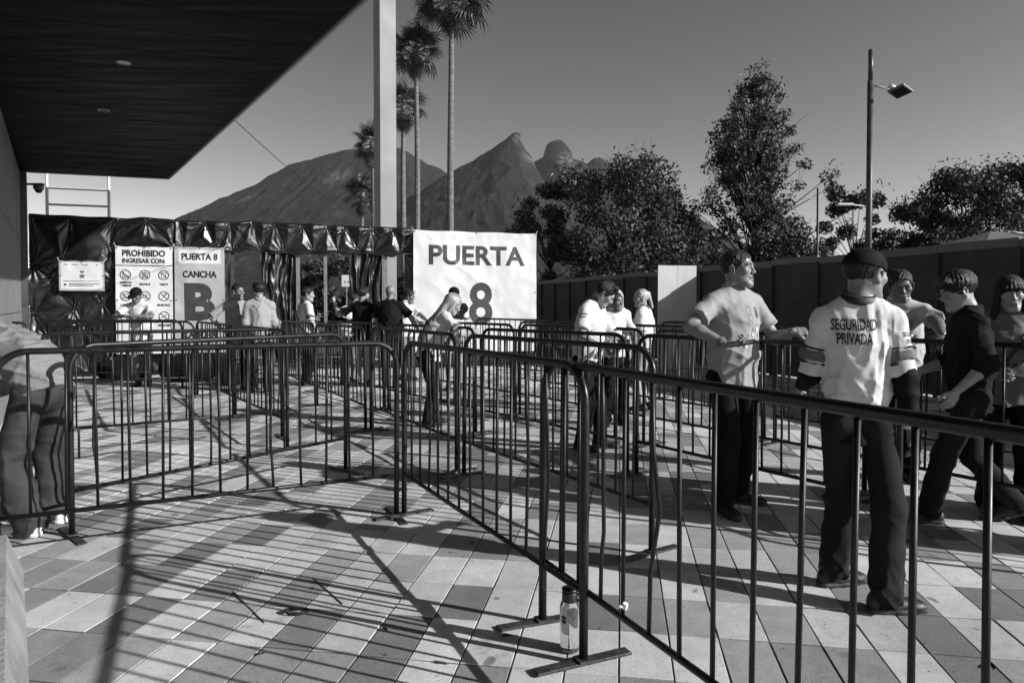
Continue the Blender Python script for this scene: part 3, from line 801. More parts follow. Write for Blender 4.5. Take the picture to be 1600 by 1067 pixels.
def tree(x, y, h, hw, zb, n, size, seed, shape='round', label='', gaps=1.0, nclump=70):
    r = np.random.default_rng(seed)
    root = empty('tree', (x, y, 0), label=label, cat='tree')
    cent = []; rad = []; tb = MB()
    trunk_top = h * .9 if shape == 'cone' else zb + (h - zb) * .45
    tp = [(0, 0, 0)]; bx = by = 0
    for k in range(1, 8):
        bx += r.uniform(-.1, .1); by += r.uniform(-.1, .1); tp.append((bx, by, trunk_top * k / 7))
    r0 = .035 * h ** .9 * .55
    tb.tube(tp, [r0 * (1 - .75 * k / 7) for k in range(8)], 9)
    for c in range(nclump):
        for _ in range(50):
            t = r.uniform(0, 1); z = zb + (h - zb) * t
            if shape == 'cone':
                prof = (.30 + .70 * (1 - t)) * min(1, t / .12 + .35) * (0.75 + .5 * vnoise(np.array([t * 7.]), np.array([seed * 1.]), 3)[0])
            else:
                prof = math.sqrt(max(0, 1 - (2 * t - .9) ** 2 / 1.3)) * (.8 + .4 * r.uniform())
            a = r.uniform(0, 2 * math.pi); q = hw * prof * math.sqrt(r.uniform(.12, 1))
            if shape == 'cone': q = (hw * (.12 + .88 * (1 - t) ** .66) * min(1, .55 + t * 3)) * r.uniform(.1, 1) ** .6 * (.55 + .75 * vnoise(np.array([t * 8.]), np.array([a * 1.6]), 3)[0])
            lob = .80 + .40 * math.sin(a * 3 + seed) * math.sin(t * 5 + seed * 2)
            px, py = math.cos(a) * q * lob, math.sin(a) * q * lob
            break
        R = hw * r.uniform(.15, .27) if shape != 'cone' else (.30 + .45 * (1 - t)) * r.uniform(.7, 1.3) * (1.0 if shape != 'cone' else .95)
        cent.append((px, py, z)); rad.append(R)
        zz = max(.3 * h, z - r.uniform(.3, .9) * hw * .7)
        zz = min(zz, trunk_top); i = min(6, int(zz / trunk_top * 7)); p0 = tp[i]
        mid = ((p0[0] + px) / 2 + r.uniform(-.15, .15), (p0[1] + py) / 2 + r.uniform(-.15, .15), (p0[2] + z) / 2 + .15)
        tb.tube([p0, mid, (px, py, z)], [r0 * .26, r0 * .16, .012], 5)
        for _ in range(3):
            e = r.normal(size=3) * R * .8
            tb.tube([(px, py, z), (px + e[0], py + e[1], z + abs(e[2]))], [.012, .005], 4)
    tb.obj('trunk', M['bark'], root, smooth=True)
    v, f, mi = leaf_cloud(cent, rad, n, size, seed + 1)
    # thin outer sprays that break the outline
    out = [(c[0] * 1.06, c[1] * 1.06, zb + (c[2] - zb) * 1.05 + .05) for c in cent[::2]]
    v2, f2, mi2 = leaf_cloud(out, [q * 1.25 for q in rad[::2]], n // 14, size, seed + 2)
    link('crown', mesh('crown', np.concatenate([v, v2]), np.concatenate([f, f2 + len(v)]), [M['leaf_a'], M['leaf_b'], M['leaf_c']], False, np.concatenate([mi, mi2])), root)
    return root
tree(4.4, 27, 7.0, 3.3, 1.0, 27000, .085, 5, label='broad dark leafy tree behind the fence, left of the tall tree', nclump=78)
tree(1.5, 28.5, 6.3, 1.9, 1.0, 10000, .085, 15, label='smaller dark tree just right of the PUERTA 8 banner', nclump=40)
tree(6.6, 30.5, 6.6, 2.2, 1.2, 9000, .09, 25, label='dark tree between the broad tree and the tall tree', nclump=50)
tree(10.5, 30, 11.3, 5.4, 1.0, 32000, .085, 9, 'cone', label='tallest leafy tree with open upright crown behind the fence', nclump=230)
tree(16.9, 34, 7.5, 2.1, 1.4, 9000, .10, 33, label='thin leafy tree left of the street lamp pole', nclump=30)
tree(17.2, 29, 5.5, 2.2, .6, 14000, .085, 37, label='low bushy tree just right of the street lamp pole', nclump=50)
tree(19.3, 29, 6.9, 2.7, .6, 24000, .085, 39, label='dark tree behind the tent roof at the right', nclump=80)
tree(22.3, 30, 7.5, 2.8, .6, 24000, .085, 43, label='dark tree cut by the right edge of the picture', nclump=80)
tree(-9.6, 33, 3.4, 1.7, .3, 5000, .10, 51, label='low bushy tree seen through the left gate opening', nclump=34)
tree(-7.2, 32, 3.9, 2.0, .3, 7000, .10, 53, label='leafy bush seen through the gate behind the middle post', nclump=40)
tree(-4.9, 34, 3.5, 1.6, .3, 5000, .10, 57, label='leafy bush seen through the right gate opening', nclump=34)
tree(-.2, 30, 4.6, 1.4, .3, 5000, .09, 61, label='dark tree standing right behind the white column', nclump=34)
tree(-1.1, 22.5, 3.6, .75, .3, 3000, .07, 63, label='narrow dark tree between the white column and the PUERTA 8 banner', nclump=26)

def frond_mesh(seed, dead=False):
    r = np.random.default_rng(seed); mb = MB()
    pl = .95 if not dead else .5
    mb.tube([(0, 0, 0), (pl * .5, 0, .03), (pl, 0, 0)], [.028, .02, .014], 5)
    n = 22
    for k in range(n):
        a = math.radians(-118 + 236 * k / (n - 1)); L = (1.0 - .25 * abs(a) / 2.1) * r.uniform(.85, 1.1)
        dx, dy = math.cos(a), math.sin(a); w = .034
        dr = r.uniform(.12, .34) if not dead else r.uniform(.5, .9)
        p0 = Vector((pl, 0, 0)); p1 = p0 + Vector((dx * L * .6, dy * L * .6, .10 - .1 * dr)); p2 = p0 + Vector((dx * L * .92, dy * L * .92, .02 - dr)); 
        s = Vector((-dy, dx, 0)) * w; u = Vector((0, 0, .02))
        v = [p0 + s * .25, p0 - s * .25, p1 + s, p1 + u, p1 - s, p2]
        mb.add([tuple(q) for q in v], [(0, 1, 4, 3), (0, 3, 2), (2, 3, 5), (3, 4, 5)])
    return mb.me('frond', M['dead_frond'] if dead else M['frond'])
FM = [frond_mesh(k) for k in range(4)]; FDd = [frond_mesh(9 + k, True) for k in range(2)]
def palm(x, y, h, tr, R, label, seed, n=34, lean=0.0, skirt=10):
    r = np.random.default_rng(seed)
    root = empty('palm_tree', (x, y, 0), label=label, cat='palm tree', group='fan palms behind the gate')
    mb = MB(); pts = []; rs = []
    nseg = 46
    for k in range(nseg + 1):
        t = k / nseg; pts.append((lean * t * t * h + .05 * math.sin(t * 5 + seed), .04 * math.sin(t * 4), h * t)); rs.append(tr * (1.25 - .55 * t) * (1 + .05 * (k % 2)) + (.06 if t > .95 else 0))
    mb.tube(pts, rs, 12); mb.obj('trunk', M['palm_bark'], root, smooth=True)
    top = Vector(pts[-1]); sc = R / 1.9
    for k in range(n):
        a = k * 2.39996 + r.uniform(-.2, .2); el = math.radians(82 - 128 * (k / n) ** .85 + r.uniform(-8, 8))
        o = link('frond', FM[k % 4], root, loc=tuple(top + Vector((0, 0, -.35 * (k / n)))))
        o.rotation_mode = 'ZYX' if False else 'XYZ'
        o.rotation_euler = (r.uniform(-.5, .5), -el, a); o.scale = (sc * r.uniform(.85, 1.1),) * 3
    for k in range(skirt):
        a = k * 2.39996 + .7; el = math.radians(-62 - r.uniform(0, 22))
        o = link('dead_frond', FDd[k % 2], root, loc=tuple(top + Vector((0, 0, -.5 - .05 * k))))
        o.rotation_euler = (r.uniform(-.4, .4), -el, a); o.scale = (sc * .8,) * 3
    return root
palm(-3.56, 40, 19.4, .19, 2.7, 'tallest fan palm with ringed trunk right of the white column', 3)
palm(-5.85, 42, 17.1, .17, 2.0, 'second tallest fan palm, between the column and the tallest palm', 5, 32)
palm(-7.9, 50, 16.0, .20, 2.1, 'fan palm half hidden behind the white column', 8, 30)
palm(-9.75, 48, 12.9, .17, 1.7, 'fan palm with tiered crown just left of the white column', 11, 28, skirt=14)
palm(-10.9, 50, 9.7, .16, 1.7, 'shortest fan palm, low on the left of the column', 14, 26)

# ------------------------------------------------------------------ street lamps, thin pole, tent, sign
lp = empty('street_lamp', (10.42, 20, 0), label='tall dark street lamp pole with a square floodlight head', cat='street lamp')
mb = MB(); mb.tube([(0, 0, 0), (0, 0, 7.95)], .085, 14); mb.tube([(0, 0, 7.95), (0, 0, 8.85)], .068, 14); mb.obj('pole', M['lamp_pole'], lp, smooth=True)
mb = MB(); mb.tube([(.07, 0, 7.82), (.62, -.08, 7.66)], .032, 8); mb.tube([(.5, -.08, 7.78), (.66, -.08, 7.74)], .06, 8); mb.obj('arm', M['white_steel'], lp, smooth=True)
mb = MB(); R = Matrix.Rotation(RAD(28), 3, 'Z') @ Matrix.Rotation(RAD(16), 3, 'Y') @ Matrix.Rotation(RAD(-12), 3, 'X')
mb.box((-.24, -.24, -.04), (.24, .24, .03), R=R, c=(.80, -.12, 7.62), bev=.012); mb.box((-.12, -.12, .03), (.12, .12, .1), R=R, c=(.80, -.12, 7.62)); hd = mb.obj('floodlight', M['lamp_head'], lp)
mb = MB(); mb.box((-.19, -.19, -.046), (.19, .19, -.041), R=R, c=(.80, -.12, 7.62)); mb.obj('lens', M['glossy_black'], hd)
mb = MB(); mb.tube([(-.07, 0, 4.32), (-.5, -.05, 4.36), (-.62, -.05, 4.36)], .022, 8); mb.obj('lower_arm', M['white_steel'], lp)
mb = MB(); mb.box((-.96, -.15, 4.33), (-.52, .05, 4.40), bev=.015); mb.obj('lower_light', M['white_steel'], lp)
tp_ = empty('thin_pole', (11.6, 26, 0), label='thin pole with a small crossbar in front of the trees left of the lamp', cat='pole')
mb = MB(); mb.tube([(0, 0, 0), (0, 0, 5.9)], .045, 8); mb.obj('shaft', M['lamp_pole'], tp_)
mb = MB(); mb.tube([(-.35, 0, 5.5), (.35, 0, 5.5)], .02, 6); mb.obj('crossbar', M['white_steel'], tp_)
tn = empty('tent', (10.35, 14.6, 0), RAD(8), label='dark peaked tent roof rising over the fence at the right', cat='tent')
mb = MB(); hx, hy = 1.75, 1.5
v = [(-hx, -hy, 2.46), (hx, -hy, 2.46), (hx, hy, 2.46), (-hx, hy, 2.46), (-.15, 0, 3.0), (.15, 0, 3.0)]
v += [(-hx, -hy, 2.28), (hx, -hy, 2.28), (hx, hy, 2.28), (-hx, hy, 2.28)]
mb.add(v, [(0, 1, 5, 4), (1, 2, 5), (2, 3, 4, 5), (3, 0, 4)], 0); mb.add(v, [(6, 7, 1, 0), (7, 8, 2, 1), (8, 9, 3, 2), (9, 6, 0, 3)], 0)
mb.obj('roof_cloth', M['tent'], tn)
mb = MB(); mb.add([(.12, -.04, 3.03), (.5, -hy * .22, 2.92), (hx + .02, -hy - .02, 2.48), (hx - .55, -hy - .02, 2.48)], [(0, 3, 2, 1)]); mb.obj('white_corner', M['tent_white'], tn)
for sx in (-1, 1):
    for sy in (-1, 1):
        mb = MB(); mb.tube([(sx * (hx - .05), sy * (hy - .05), 0), (sx * (hx - .05), sy * (hy - .05), 2.45)], .025, 8); mb.obj('leg', M['white_steel'], tn)
sg = empty('road_sign', (-6.05, 25, 0), RAD(6), label='small white sign board on a pole seen through the gate', cat='sign')
mb = MB(); mb.tube([(0, 0, 0), (0, 0, 2.2)], .03, 8); mb.obj('pole', M['steel'], sg)
mb = MB(); mb.box((-.17, -.04, 2.12), (.17, -.03, 2.55), bev=.004); mb.obj('board', M['white_steel'], sg)
mb = MB(); mb.add([(-.10, -.043, 2.3), (-.04, -.043, 2.25), (-.04, -.043, 2.35)], [(0, 1, 2)]); mb.add([(.10, -.043, 2.3), (.04, -.043, 2.35), (.04, -.043, 2.25)], [(0, 1, 2)]); mb.obj('print', M['ink_soft'], sg)
kb = empty('pale_bollard', (-5.8, 19.6, 0), label='thin pale bollard post seen through the gate beside the middle post', cat='bollard')
mb = MB(); mb.tube([(0, 0, 0), (0, 0, 1.35)], .045, 10); mb.obj('shaft', M['white_steel'], kb)
mb = MB(); mb.box((-.1, -.1, 0), (.1, .1, .015)); mb.obj('base_plate', M['steel'], kb)

# ------------------------------------------------------------------ crowd barriers
BL, BH = 2.16, 1.18
def arc_path(L, H, r=.15, n=7):
    p = [(0, 0, 0), (0, 0, .45), (0, 0, H - r)]
    for k in range(1, n): a = math.pi / 2 * k / n; p.append((r - r * math.cos(a), 0, H - r + r * math.sin(a)))
    p += [(r, 0, H), (L / 2, 0, H), (L - r, 0, H)]
    for k in range(1, n): a = math.pi / 2 * k / n; p.append((L - r + r * math.sin(a), 0, H - r + r * math.cos(a)))
    p += [(L, 0, H - r), (L, 0, .45), (L, 0, 0)]
    return p
mb = MB(); mb.tube(arc_path(BL, BH - .018), .0178, 12); me_frame = mb.me('frame', M['barrier'], True)
mb = MB(); mb.tube([(.02, 0, .28), (BL - .02, 0, .28)], .0128, 10); me_rail = mb.me('bottom_rail', M['barrier'], True)
mb = MB(); mb.tube([(0, 0, .285), (0, 0, BH - .022)], .0080, 8); me_bar = mb.me('bar', M['barrier'], True)
mb = MB(); mb.tube([(0, 0, .285), (.004, .0, .5), (.05, .0, .72), (.012, 0, .92), (0, 0, BH - .022)], .0080, 8); me_bent = mb.me('bar', M['barrier'], True)
mb = MB(); mb.box((-.026, -.21, .001), (.026, .21, .012), bev=.002); mb.box((-.03, -.03, .012), (.03, .03, .02)); me_foot = mb.me('foot', M['foot'])
NB = 13
mild = []
for q in range(4):
    mb = MB(); r_ = random.Random(q + 5); a_, b_ = r_.uniform(-.022, .022), r_.uniform(-.022, .022)
    mb.tube([(0, 0, .285), (a_ * .5, b_ * .3, .45), (a_, b_, .5 + .3 * r_.random()), (a_ * .3, b_ * .4, .95), (0, 0, BH - .022)], .0080, 8); mild.append(mb.me('bar', M['barrier'], True))
def barrier(x0, y0, x1, y1, label, bent=None):
    a = math.atan2(y1 - y0, x1 - x0); L = math.hypot(x1 - x0, y1 - y0)
    root = empty('crowd_barrier', (x0, y0, 0), a, label=label, cat='crowd barrier', group='black crowd control barriers')
    root.scale = (L / BL, 1, 1)
    root.rotation_euler = (rng.uniform(-.016, .016), rng.uniform(-.004, .004), a)
    link('frame', me_frame, root); link('bottom_rail', me_rail, root)
    for k in range(NB):
        b = link('bar', me_bent if bent == k else (mild[int(rng.integers(0, 4))] if rng.uniform() < .16 else me_bar), root, loc=(BL * (k + 1) / (NB + 1) + rng.uniform(-.006, .006), 0, 0))
        b.rotation_euler = (rng.uniform(-.006, .006), rng.uniform(-.012, .012), 0)
        b.location.x += 0
    for x in (0, BL): link('foot', me_foot, root, loc=(x, 0, 0), rz=rng.uniform(-.12, .12))
    return root
BAR = [
 (-2.72, 3.58, -.775, 4.55, 'barrier in front of the bending man, nearest on the left', None),
 (-2.68, 4.13, -1.41, 5.76, 'barrier just behind the bending man, second on the left', None),
 (-.725, 4.56, .28, 2.65, 'nearest middle barrier whose right foot stands beside the water bottle', None),
 (.135, 3.0, 1.06, 1.03, 'nearest right barrier with one bent bar, running off past the guard', 4),
 (-.47, 5.76, -1.58, 7.62, 'barrier behind the meeting of the two nearest barriers', None),
 (-.40, 5.65, .79, 3.84, 'second row barrier ending left of the man in the polo', None),
 (.97, 5.72, -.33, 7.42, 'barrier in front of the guard looking down at his phone', None),
 (-.40, 7.52, -1.68, 9.25, 'barrier the fair haired guard leans over', None),
 (-1.76, 9.35, -3.02, 11.1, 'barrier in front of the bald man in black', None),
 (1.04, 5.67, 2.23, 3.91, 'barrier on which the man in the polo rests his fist', None),
 (1.35, 6.98, .10, 8.75, 'third row barrier behind the guard with the phone', None),
 (.03, 8.86, -1.22, 10.6, 'third row barrier before the big white banner', None),
 (1.42, 6.88, 2.62, 5.05, 'barrier behind the polo man, left half of its row', None),
 (2.68, 4.95, 3.85, 3.1, 'barrier the crested shirt man leans his arm on', None),
 (2.63, 7.09, 1.40, 8.9, 'fourth row barrier before the fence, left of the polo man', None),
 (1.33, 9.0, .10, 10.8, 'fourth row barrier under the right edge of the big banner', None),
 (2.70, 6.98, 3.90, 5.15, 'fourth row barrier deep in the fence shade', None),
 (.62, 11.7, -.72, 13.4, 'farthest barrier close under the PUERTA 8 banner', None),
 (3.43, 8.61, 2.25, 10.4, 'fifth row barrier nearest the fence', None),
 (.70, 11.6, 1.95, 9.85, 'far barrier between the banner and the fence', None),
 (-4.95, 10.72, -3.52, 8.6, 'barrier in front of the two men talking by banner B', None),
 (-3.46, 8.5, -2.22, 6.72, 'barrier left of centre, in front of the striped sleeve guard', None),
 (-1.66, 7.72, -2.74, 9.58, 'barrier running back in front of the black shirted man', None),
 (-2.80, 9.7, -3.86, 11.55, 'barrier at the feet of the woman guard in the gate', None),
 (-2.45, 7.25, -4.3, 6.15, 'barrier lying across the left middle of the plaza', None),
 (-5.72, 11.83, -7.82, 11.25, 'barrier the capped man rests his arms on', None),
 (-5.02, 10.78, -7.12, 10.2, 'barrier before the capped man, nearer the camera', None),
 (-7.2, 10.18, -9.2, 9.6, 'leftmost far barrier before the black plastic wall', None),
]
BO = [barrier(*b) for b in BAR]
mb = MB(); mb.tube([(.03, .07, .50), (.028, .075, .66)] + [(.0 + .0 * q, .075 - .06 + .06 * math.cos(q), .66 + .06 * math.sin(q)) for q in np.linspace(.1, 3.04, 9)] + [(.03, -.045, .66), (.03, -.045, .48)], .0075, 8)
mb.obj('coupling_loop', M['barrier'], BO[1], smooth=True)
# scrap of white tape tied round one bar of the near right barrier
mb = MB(); mb.tube([(.40, 2.40, .33), (.403, 2.395, .35)], .010, 8); mb.box((.38, 2.39, .336), (.40, 2.396, .345))
put(mb.obj('tape_scrap', M['tape']), 'scrap of white tape wrapped round a bar near the water bottle', 'tape')

# ------------------------------------------------------------------ water bottle and ground litter
bt = empty('water_bottle', (.235, 2.755, 0), RAD(-20), label='clear water bottle with dark loop lid standing behind a barrier foot', cat='bottle')
mb = MB(); mb.lathe([(.001, .002), (.034, .002), (.039, .008), (.040, .05), (.039, .062), (.040, .075), (.040, .178), (.036, .196), (.029, .205), (.029, .212)], 28); mb.lathe([(.001, .006), (.033, .006), (.037, .012), (.037, .178), (.033, .194), (.027, .203)], 28); mb.obj('body', M['clear'], bt, smooth=True)
mb = MB(); mb.lathe([(.0315, .205), (.0315, .238), (.030, .242), (.001, .242)], 28); mb.lathe([(.024, .242), (.032, .246), (.032, .256), (.001, .258)], 28); mb.obj('lid', M['lid'], bt, smooth=True)
mb = MB(); mb.tube([(.028, 0, .236), (.058, 0, .238), (.062, 0, .228), (.060, 0, .215), (.03, 0, .210)], .005, 6); mb.obj('carry_loop', M['lid'], bt)
mb = MB(); v = [(0, 0)] + [(.016 * math.sin(math.pi / 3 * k), .0185 * math.cos(math.pi / 3 * k)) for k in range(6)]
def cyl(p, r=.0406, a0=RAD(-112), z0=.14): return (r * math.cos(a0 + p[0] / r), r * math.sin(a0 + p[0] / r), z0 + p[1])
mb.add([cyl(p) for p in v], [(0, 1 + (k + 1) % 6, 1 + k) for k in range(6)]); bd = mb.obj('hexagon_sticker', M['ink'], bt)
mb = MB(); mb.add([cyl(p, .0409) for p in ((-.010, -.004), (.010, -.004), (.010, .004), (-.010, .004))], [(0, 1, 2, 3)]); mb.obj('print', M['vinyl'], bd)
lc = MB()
for k in range(3):
    q = [(-.985 + .05 * math.cos(a + k) * (1 + .1 * k), 3.09 + .028 * math.sin(a + k), .006 + .004 * k) for a in np.linspace(0, 6.28, 18)]
    lc.tube(q, .003, 5)
put(lc.obj('wire_loop', M['cable']), 'small tangle of dark wire lying on the pale paving', 'wire')
def leaf(x, y, s, a, i):
    mb = MB(); c, t = math.cos(a), math.sin(a)
    v = [(-s, 0, .004), (-.3 * s, -.35 * s, .012), (.5 * s, -.28 * s, .014), (s, 0, .008), (.5 * s, .28 * s, .01), (-.3 * s, .35 * s, .016), (0, 0, .005)]
    v = [(x + p[0] * c - p[1] * t, y + p[0] * t + p[1] * c, p[2]) for p in v]
    mb.add(v, [(6, k, (k + 1) % 6) for k in range(6)])
    return mb.obj('dry_leaf', M['leaf_c'])
for i, (x, y, s, w) in enumerate(((-.02, 2.86, .028, 'dry leaf on the paving left of the water bottle'), (1.86, 2.62, .03, 'dry leaf on the paving right of the guard\'s front shoe'), (-.55, 2.92, .02, 'tiny dry leaf beside the wire tangle'), (-1.0, 2.72, .022, 'dry leaf nearest the bottom left of the paving'))):
    put(leaf(x, y, s, i * 1.3, i), w, 'leaf')
# dark duffel bags on the ground below the notice
def bag(x, y, s, a, w):
    r = empty('duffel_bag', (x, y, 0), a, label=w, cat='bag')
    me = bpy.data.meshes.new('body'); bm = bmesh.new(); bmesh.ops.create_uvsphere(bm, u_segments=20, v_segments=12, radius=1)
    for p in bm.verts:
        p.co = Vector((math.copysign(abs(p.co.x) ** .6, p.co.x) * .34 * s, math.copysign(abs(p.co.y) ** .7, p.co.y) * .17 * s, (math.copysign(abs(p.co.z) ** .6, p.co.z) + 1) * .17 * s + .0))
    bm.to_mesh(me); bm.free(); me.materials.append(M['black_cloth']); me.polygons.foreach_set('use_smooth', [True] * len(me.polygons)); link('body', me, r)
    mb = MB(); mb.tube([(-.15 * s, -.1 * s, .3 * s), (-.1 * s, -.12 * s, .42 * s), (.1 * s, -.12 * s, .42 * s), (.15 * s, -.1 * s, .3 * s)], .012, 6); mb.obj('strap', M['vinyl_grey'], r)
bag(-7.35, 12.9, 1.3, .3, 'black duffel bag on the ground left of the capped man')
bag(-6.05, 12.75, 1.5, .1, 'bulging black bag on the ground right of the capped man')
bag(-4.95, 12.2, 1.0, .8, 'small dark bag on the ground under banner B')
# ------------------------------------------------------------------ signed-distance modelling for people
F4 = np.float32
def N(v): v = np.asarray(v, float); return v / (np.linalg.norm(v) + 1e-9)
def rx(a): c, s = math.cos(a), math.sin(a); return np.array([[1, 0, 0], [0, c, -s], [0, s, c]])
def ry(a): c, s = math.cos(a), math.sin(a); return np.array([[c, 0, s], [0, 1, 0], [-s, 0, c]])
def rz(a): c, s = math.cos(a), math.sin(a); return np.array([[c, -s, 0], [s, c, 0], [0, 0, 1]])

class Field:
    def __init__(s, prims, res, k=.02, pad=.02):
        """prims: list of dicts with 'f','lo','hi', optional 'k','op'"""
        lo = np.min([p['lo'] for p in prims if p.get('op', 'u') == 'u'], 0) - pad - 2 * res
        hi = np.max([p['hi'] for p in prims if p.get('op', 'u') == 'u'], 0) + pad + 2 * res
        s.res = res; s.lo = lo; n = np.ceil((hi - lo) / res).astype(int) + 1; s.n = n
        s.ax = [(lo[i] + res * np.arange(n[i])).astype(F4) for i in range(3)]
        s.D = np.full(n, .5, F4)
        for p in prims: s.apply(p, p.get('k', k))
    def sl(s, lo, hi, m):
        r = []
        for i in range(3):
            a = int(max(0, math.floor((lo[i] - m - s.lo[i]) / s.res))); b = int(min(s.n[i], math.ceil((hi[i] + m - s.lo[i]) / s.res) + 1))
            if b <= a: return None
            r.append(slice(a, b))
        return tuple(r)
    def apply(s, p, k):
        op = p.get('op', 'u')
        if op == 'plane':                      # keep the side where (P-c).n < 0
            c, n = p['c'], p['n']
            d = ((s.ax[0][:, None, None] - c[0]) * n[0] + (s.ax[1][None, :, None] - c[1]) * n[1] + (s.ax[2][None, None, :] - c[2]) * n[2]).astype(F4)
            s.D = np.maximum(s.D, d); return
        q = s.sl(p['lo'], p['hi'], k + 3 * s.res)
        if q is None: return
        X, Y, Z = np.meshgrid(s.ax[0][q[0]], s.ax[1][q[1]], s.ax[2][q[2]], indexing='ij')
        d = p['f'](X, Y, Z).astype(F4); a = s.D[q]
        if op == 'u':
            h = np.maximum(k - np.abs(a - d), 0) / k; s.D[q] = np.minimum(a, d) - h * h * k * .25
        elif op == 's':
            h = np.maximum(k - np.abs(a + d), 0) / k; s.D[q] = np.maximum(a, -d) + h * h * k * .25
        elif op == 'i':
            full = np.full_like(s.D, .5); full[q] = np.maximum(a, d); s.D = full
    def fold(s, fn, band=.06):
        m = np.abs(s.D) < band
        i = np.nonzero(m)
        P = np.stack([s.ax[0][i[0]], s.ax[1][i[1]], s.ax[2][i[2]]], 1)
        s.D[i] += fn(P).astype(F4)
    def nets(s):
        D = s.D; I = D < 0
        c = np.zeros(np.array(D.shape) - 1, np.int8)
        for a in (0, 1):
            for b in (0, 1):
                for e in (0, 1): c += I[a:D.shape[0] - 1 + a, b:D.shape[1] - 1 + b, e:D.shape[2] - 1 + e]
        act = (c > 0) & (c < 8); ii = np.nonzero(act); n = len(ii[0])
        if n == 0: return np.zeros((0, 3)), np.zeros((0, 4), int)
        idx = np.full(act.shape, -1, np.int64); idx[act] = np.arange(n)
        cv = {}
        for a in (0, 1):
            for b in (0, 1):
                for e in (0, 1): cv[(a, b, e)] = D[ii[0] + a, ii[1] + b, ii[2] + e].astype(float)
        acc = np.zeros((n, 3)); cnt = np.zeros(n)
        cs = list(cv)
        for a in cs:
            for ax in range(3):
                if a[ax] == 0:
                    b = list(a); b[ax] = 1; b = tuple(b)
                    da, db = cv[a], cv[b]; m = (da < 0) != (db < 0)
                    t = np.where(m, da / np.where(m, da - db, 1), 0)
                    p = np.tile(np.array(a, float), (n, 1)); p[:, ax] += t
                    acc += p * m[:, None]; cnt += m
        V = (np.stack(ii, 1) + acc / cnt[:, None]) * s.res + s.lo
        Q = []
        for ax in range(3):
            b, c2 = (ax + 1) % 3, (ax + 2) % 3
            A = [slice(None)] * 3; B = [slice(None)] * 3; A[ax] = slice(0, -1); B[ax] = slice(1, None)
            d = I[tuple(A)] != I[tuple(B)]
            e = np.nonzero(d); e = np.stack(e, 1)
            ok = (e[:, b] > 0) & (e[:, c2] > 0) & (e[:, b] < D.shape[b] - 1) & (e[:, c2] < D.shape[c2] - 1); e = e[ok]
            if len(e) == 0: continue
            def cell(db, dc): q = e.copy(); q[:, b] -= db; q[:, c2] -= dc; return idx[q[:, 0], q[:, 1], q[:, 2]]
            quad = np.stack([cell(1, 1), cell(0, 1), cell(0, 0), cell(1, 0)], 1)
            ins = I[e[:, 0], e[:, 1], e[:, 2]]
            quad[~ins] = quad[~ins][:, ::-1]
            Q.append(quad)
        Q = np.concatenate(Q) if Q else np.zeros((0, 4), int)
        return V, Q[(Q >= 0).all(1)]

def cap(a, b, ra, rb, **kw):
    a = np.asarray(a, float); b = np.asarray(b, float); ba = b - a; L2 = float(ba @ ba) + 1e-12; r = max(ra, rb)
    def f(X, Y, Z):
        px, py, pz = X - a[0], Y - a[1], Z - a[2]
        h = np.clip((px * ba[0] + py * ba[1] + pz * ba[2]) / L2, 0, 1)
        return np.sqrt((px - ba[0] * h) ** 2 + (py - ba[1] * h) ** 2 + (pz - ba[2] * h) ** 2) - (ra + (rb - ra) * h)
    return dict(f=f, lo=np.minimum(a, b) - r, hi=np.maximum(a, b) + r, **kw)
def ball(c, r, **kw): return cap(c, np.asarray(c, float) + 1e-4, r, r, **kw)
def ecap(a, b, ra, rb, side, **kw):
    a = np.asarray(a, float); b = np.asarray(b, float); L = np.linalg.norm(b - a); w = (b - a) / L
    s = np.asarray(side, float); s = N(s - w * (s @ w)); fr = np.cross(w, s); R = max(*ra, *rb)
    def f(X, Y, Z):
        px, py, pz = X - a[0], Y - a[1], Z - a[2]
        t = px * w[0] + py * w[1] + pz * w[2]; h = np.clip(t / L, 0, 1)
        x = px * s[0] + py * s[1] + pz * s[2]; y = px * fr[0] + py * fr[1] + pz * fr[2]; e = t - h * L
        A = ra[0] + (rb[0] - ra[0]) * h; B = ra[1] + (rb[1] - ra[1]) * h; C = np.minimum(A, B)
        k0 = np.sqrt((x / A) ** 2 + (y / B) ** 2 + (e / C) ** 2)
        k1 = np.sqrt((x / A ** 2) ** 2 + (y / B ** 2) ** 2 + (e / C ** 2) ** 2) + 1e-6
        return np.where(k0 > .3, k0 * (k0 - 1) / k1, (k0 - 1) * C)
    return dict(f=f, lo=np.minimum(a, b) - R, hi=np.maximum(a, b) + R, **kw)
def elli(c, r, R=None, **kw):
    c = np.asarray(c, float); r = np.asarray(r, float); m = r.max()
    def f(X, Y, Z):
        p = [X - c[0], Y - c[1], Z - c[2]]
        if R is not None: p = [R[0, i] * p[0] + R[1, i] * p[1] + R[2, i] * p[2] for i in range(3)]
        k0 = np.sqrt((p[0] / r[0]) ** 2 + (p[1] / r[1]) ** 2 + (p[2] / r[2]) ** 2)
        k1 = np.sqrt((p[0] / r[0] ** 2) ** 2 + (p[1] / r[1] ** 2) ** 2 + (p[2] / r[2] ** 2) ** 2) + 1e-6
        return np.where(k0 > .3, k0 * (k0 - 1) / k1, (k0 - 1) * r.min())
    return dict(f=f, lo=c - m, hi=c + m, **kw)
def plane(c, n): return dict(op='plane', c=np.asarray(c, float), n=N(n))

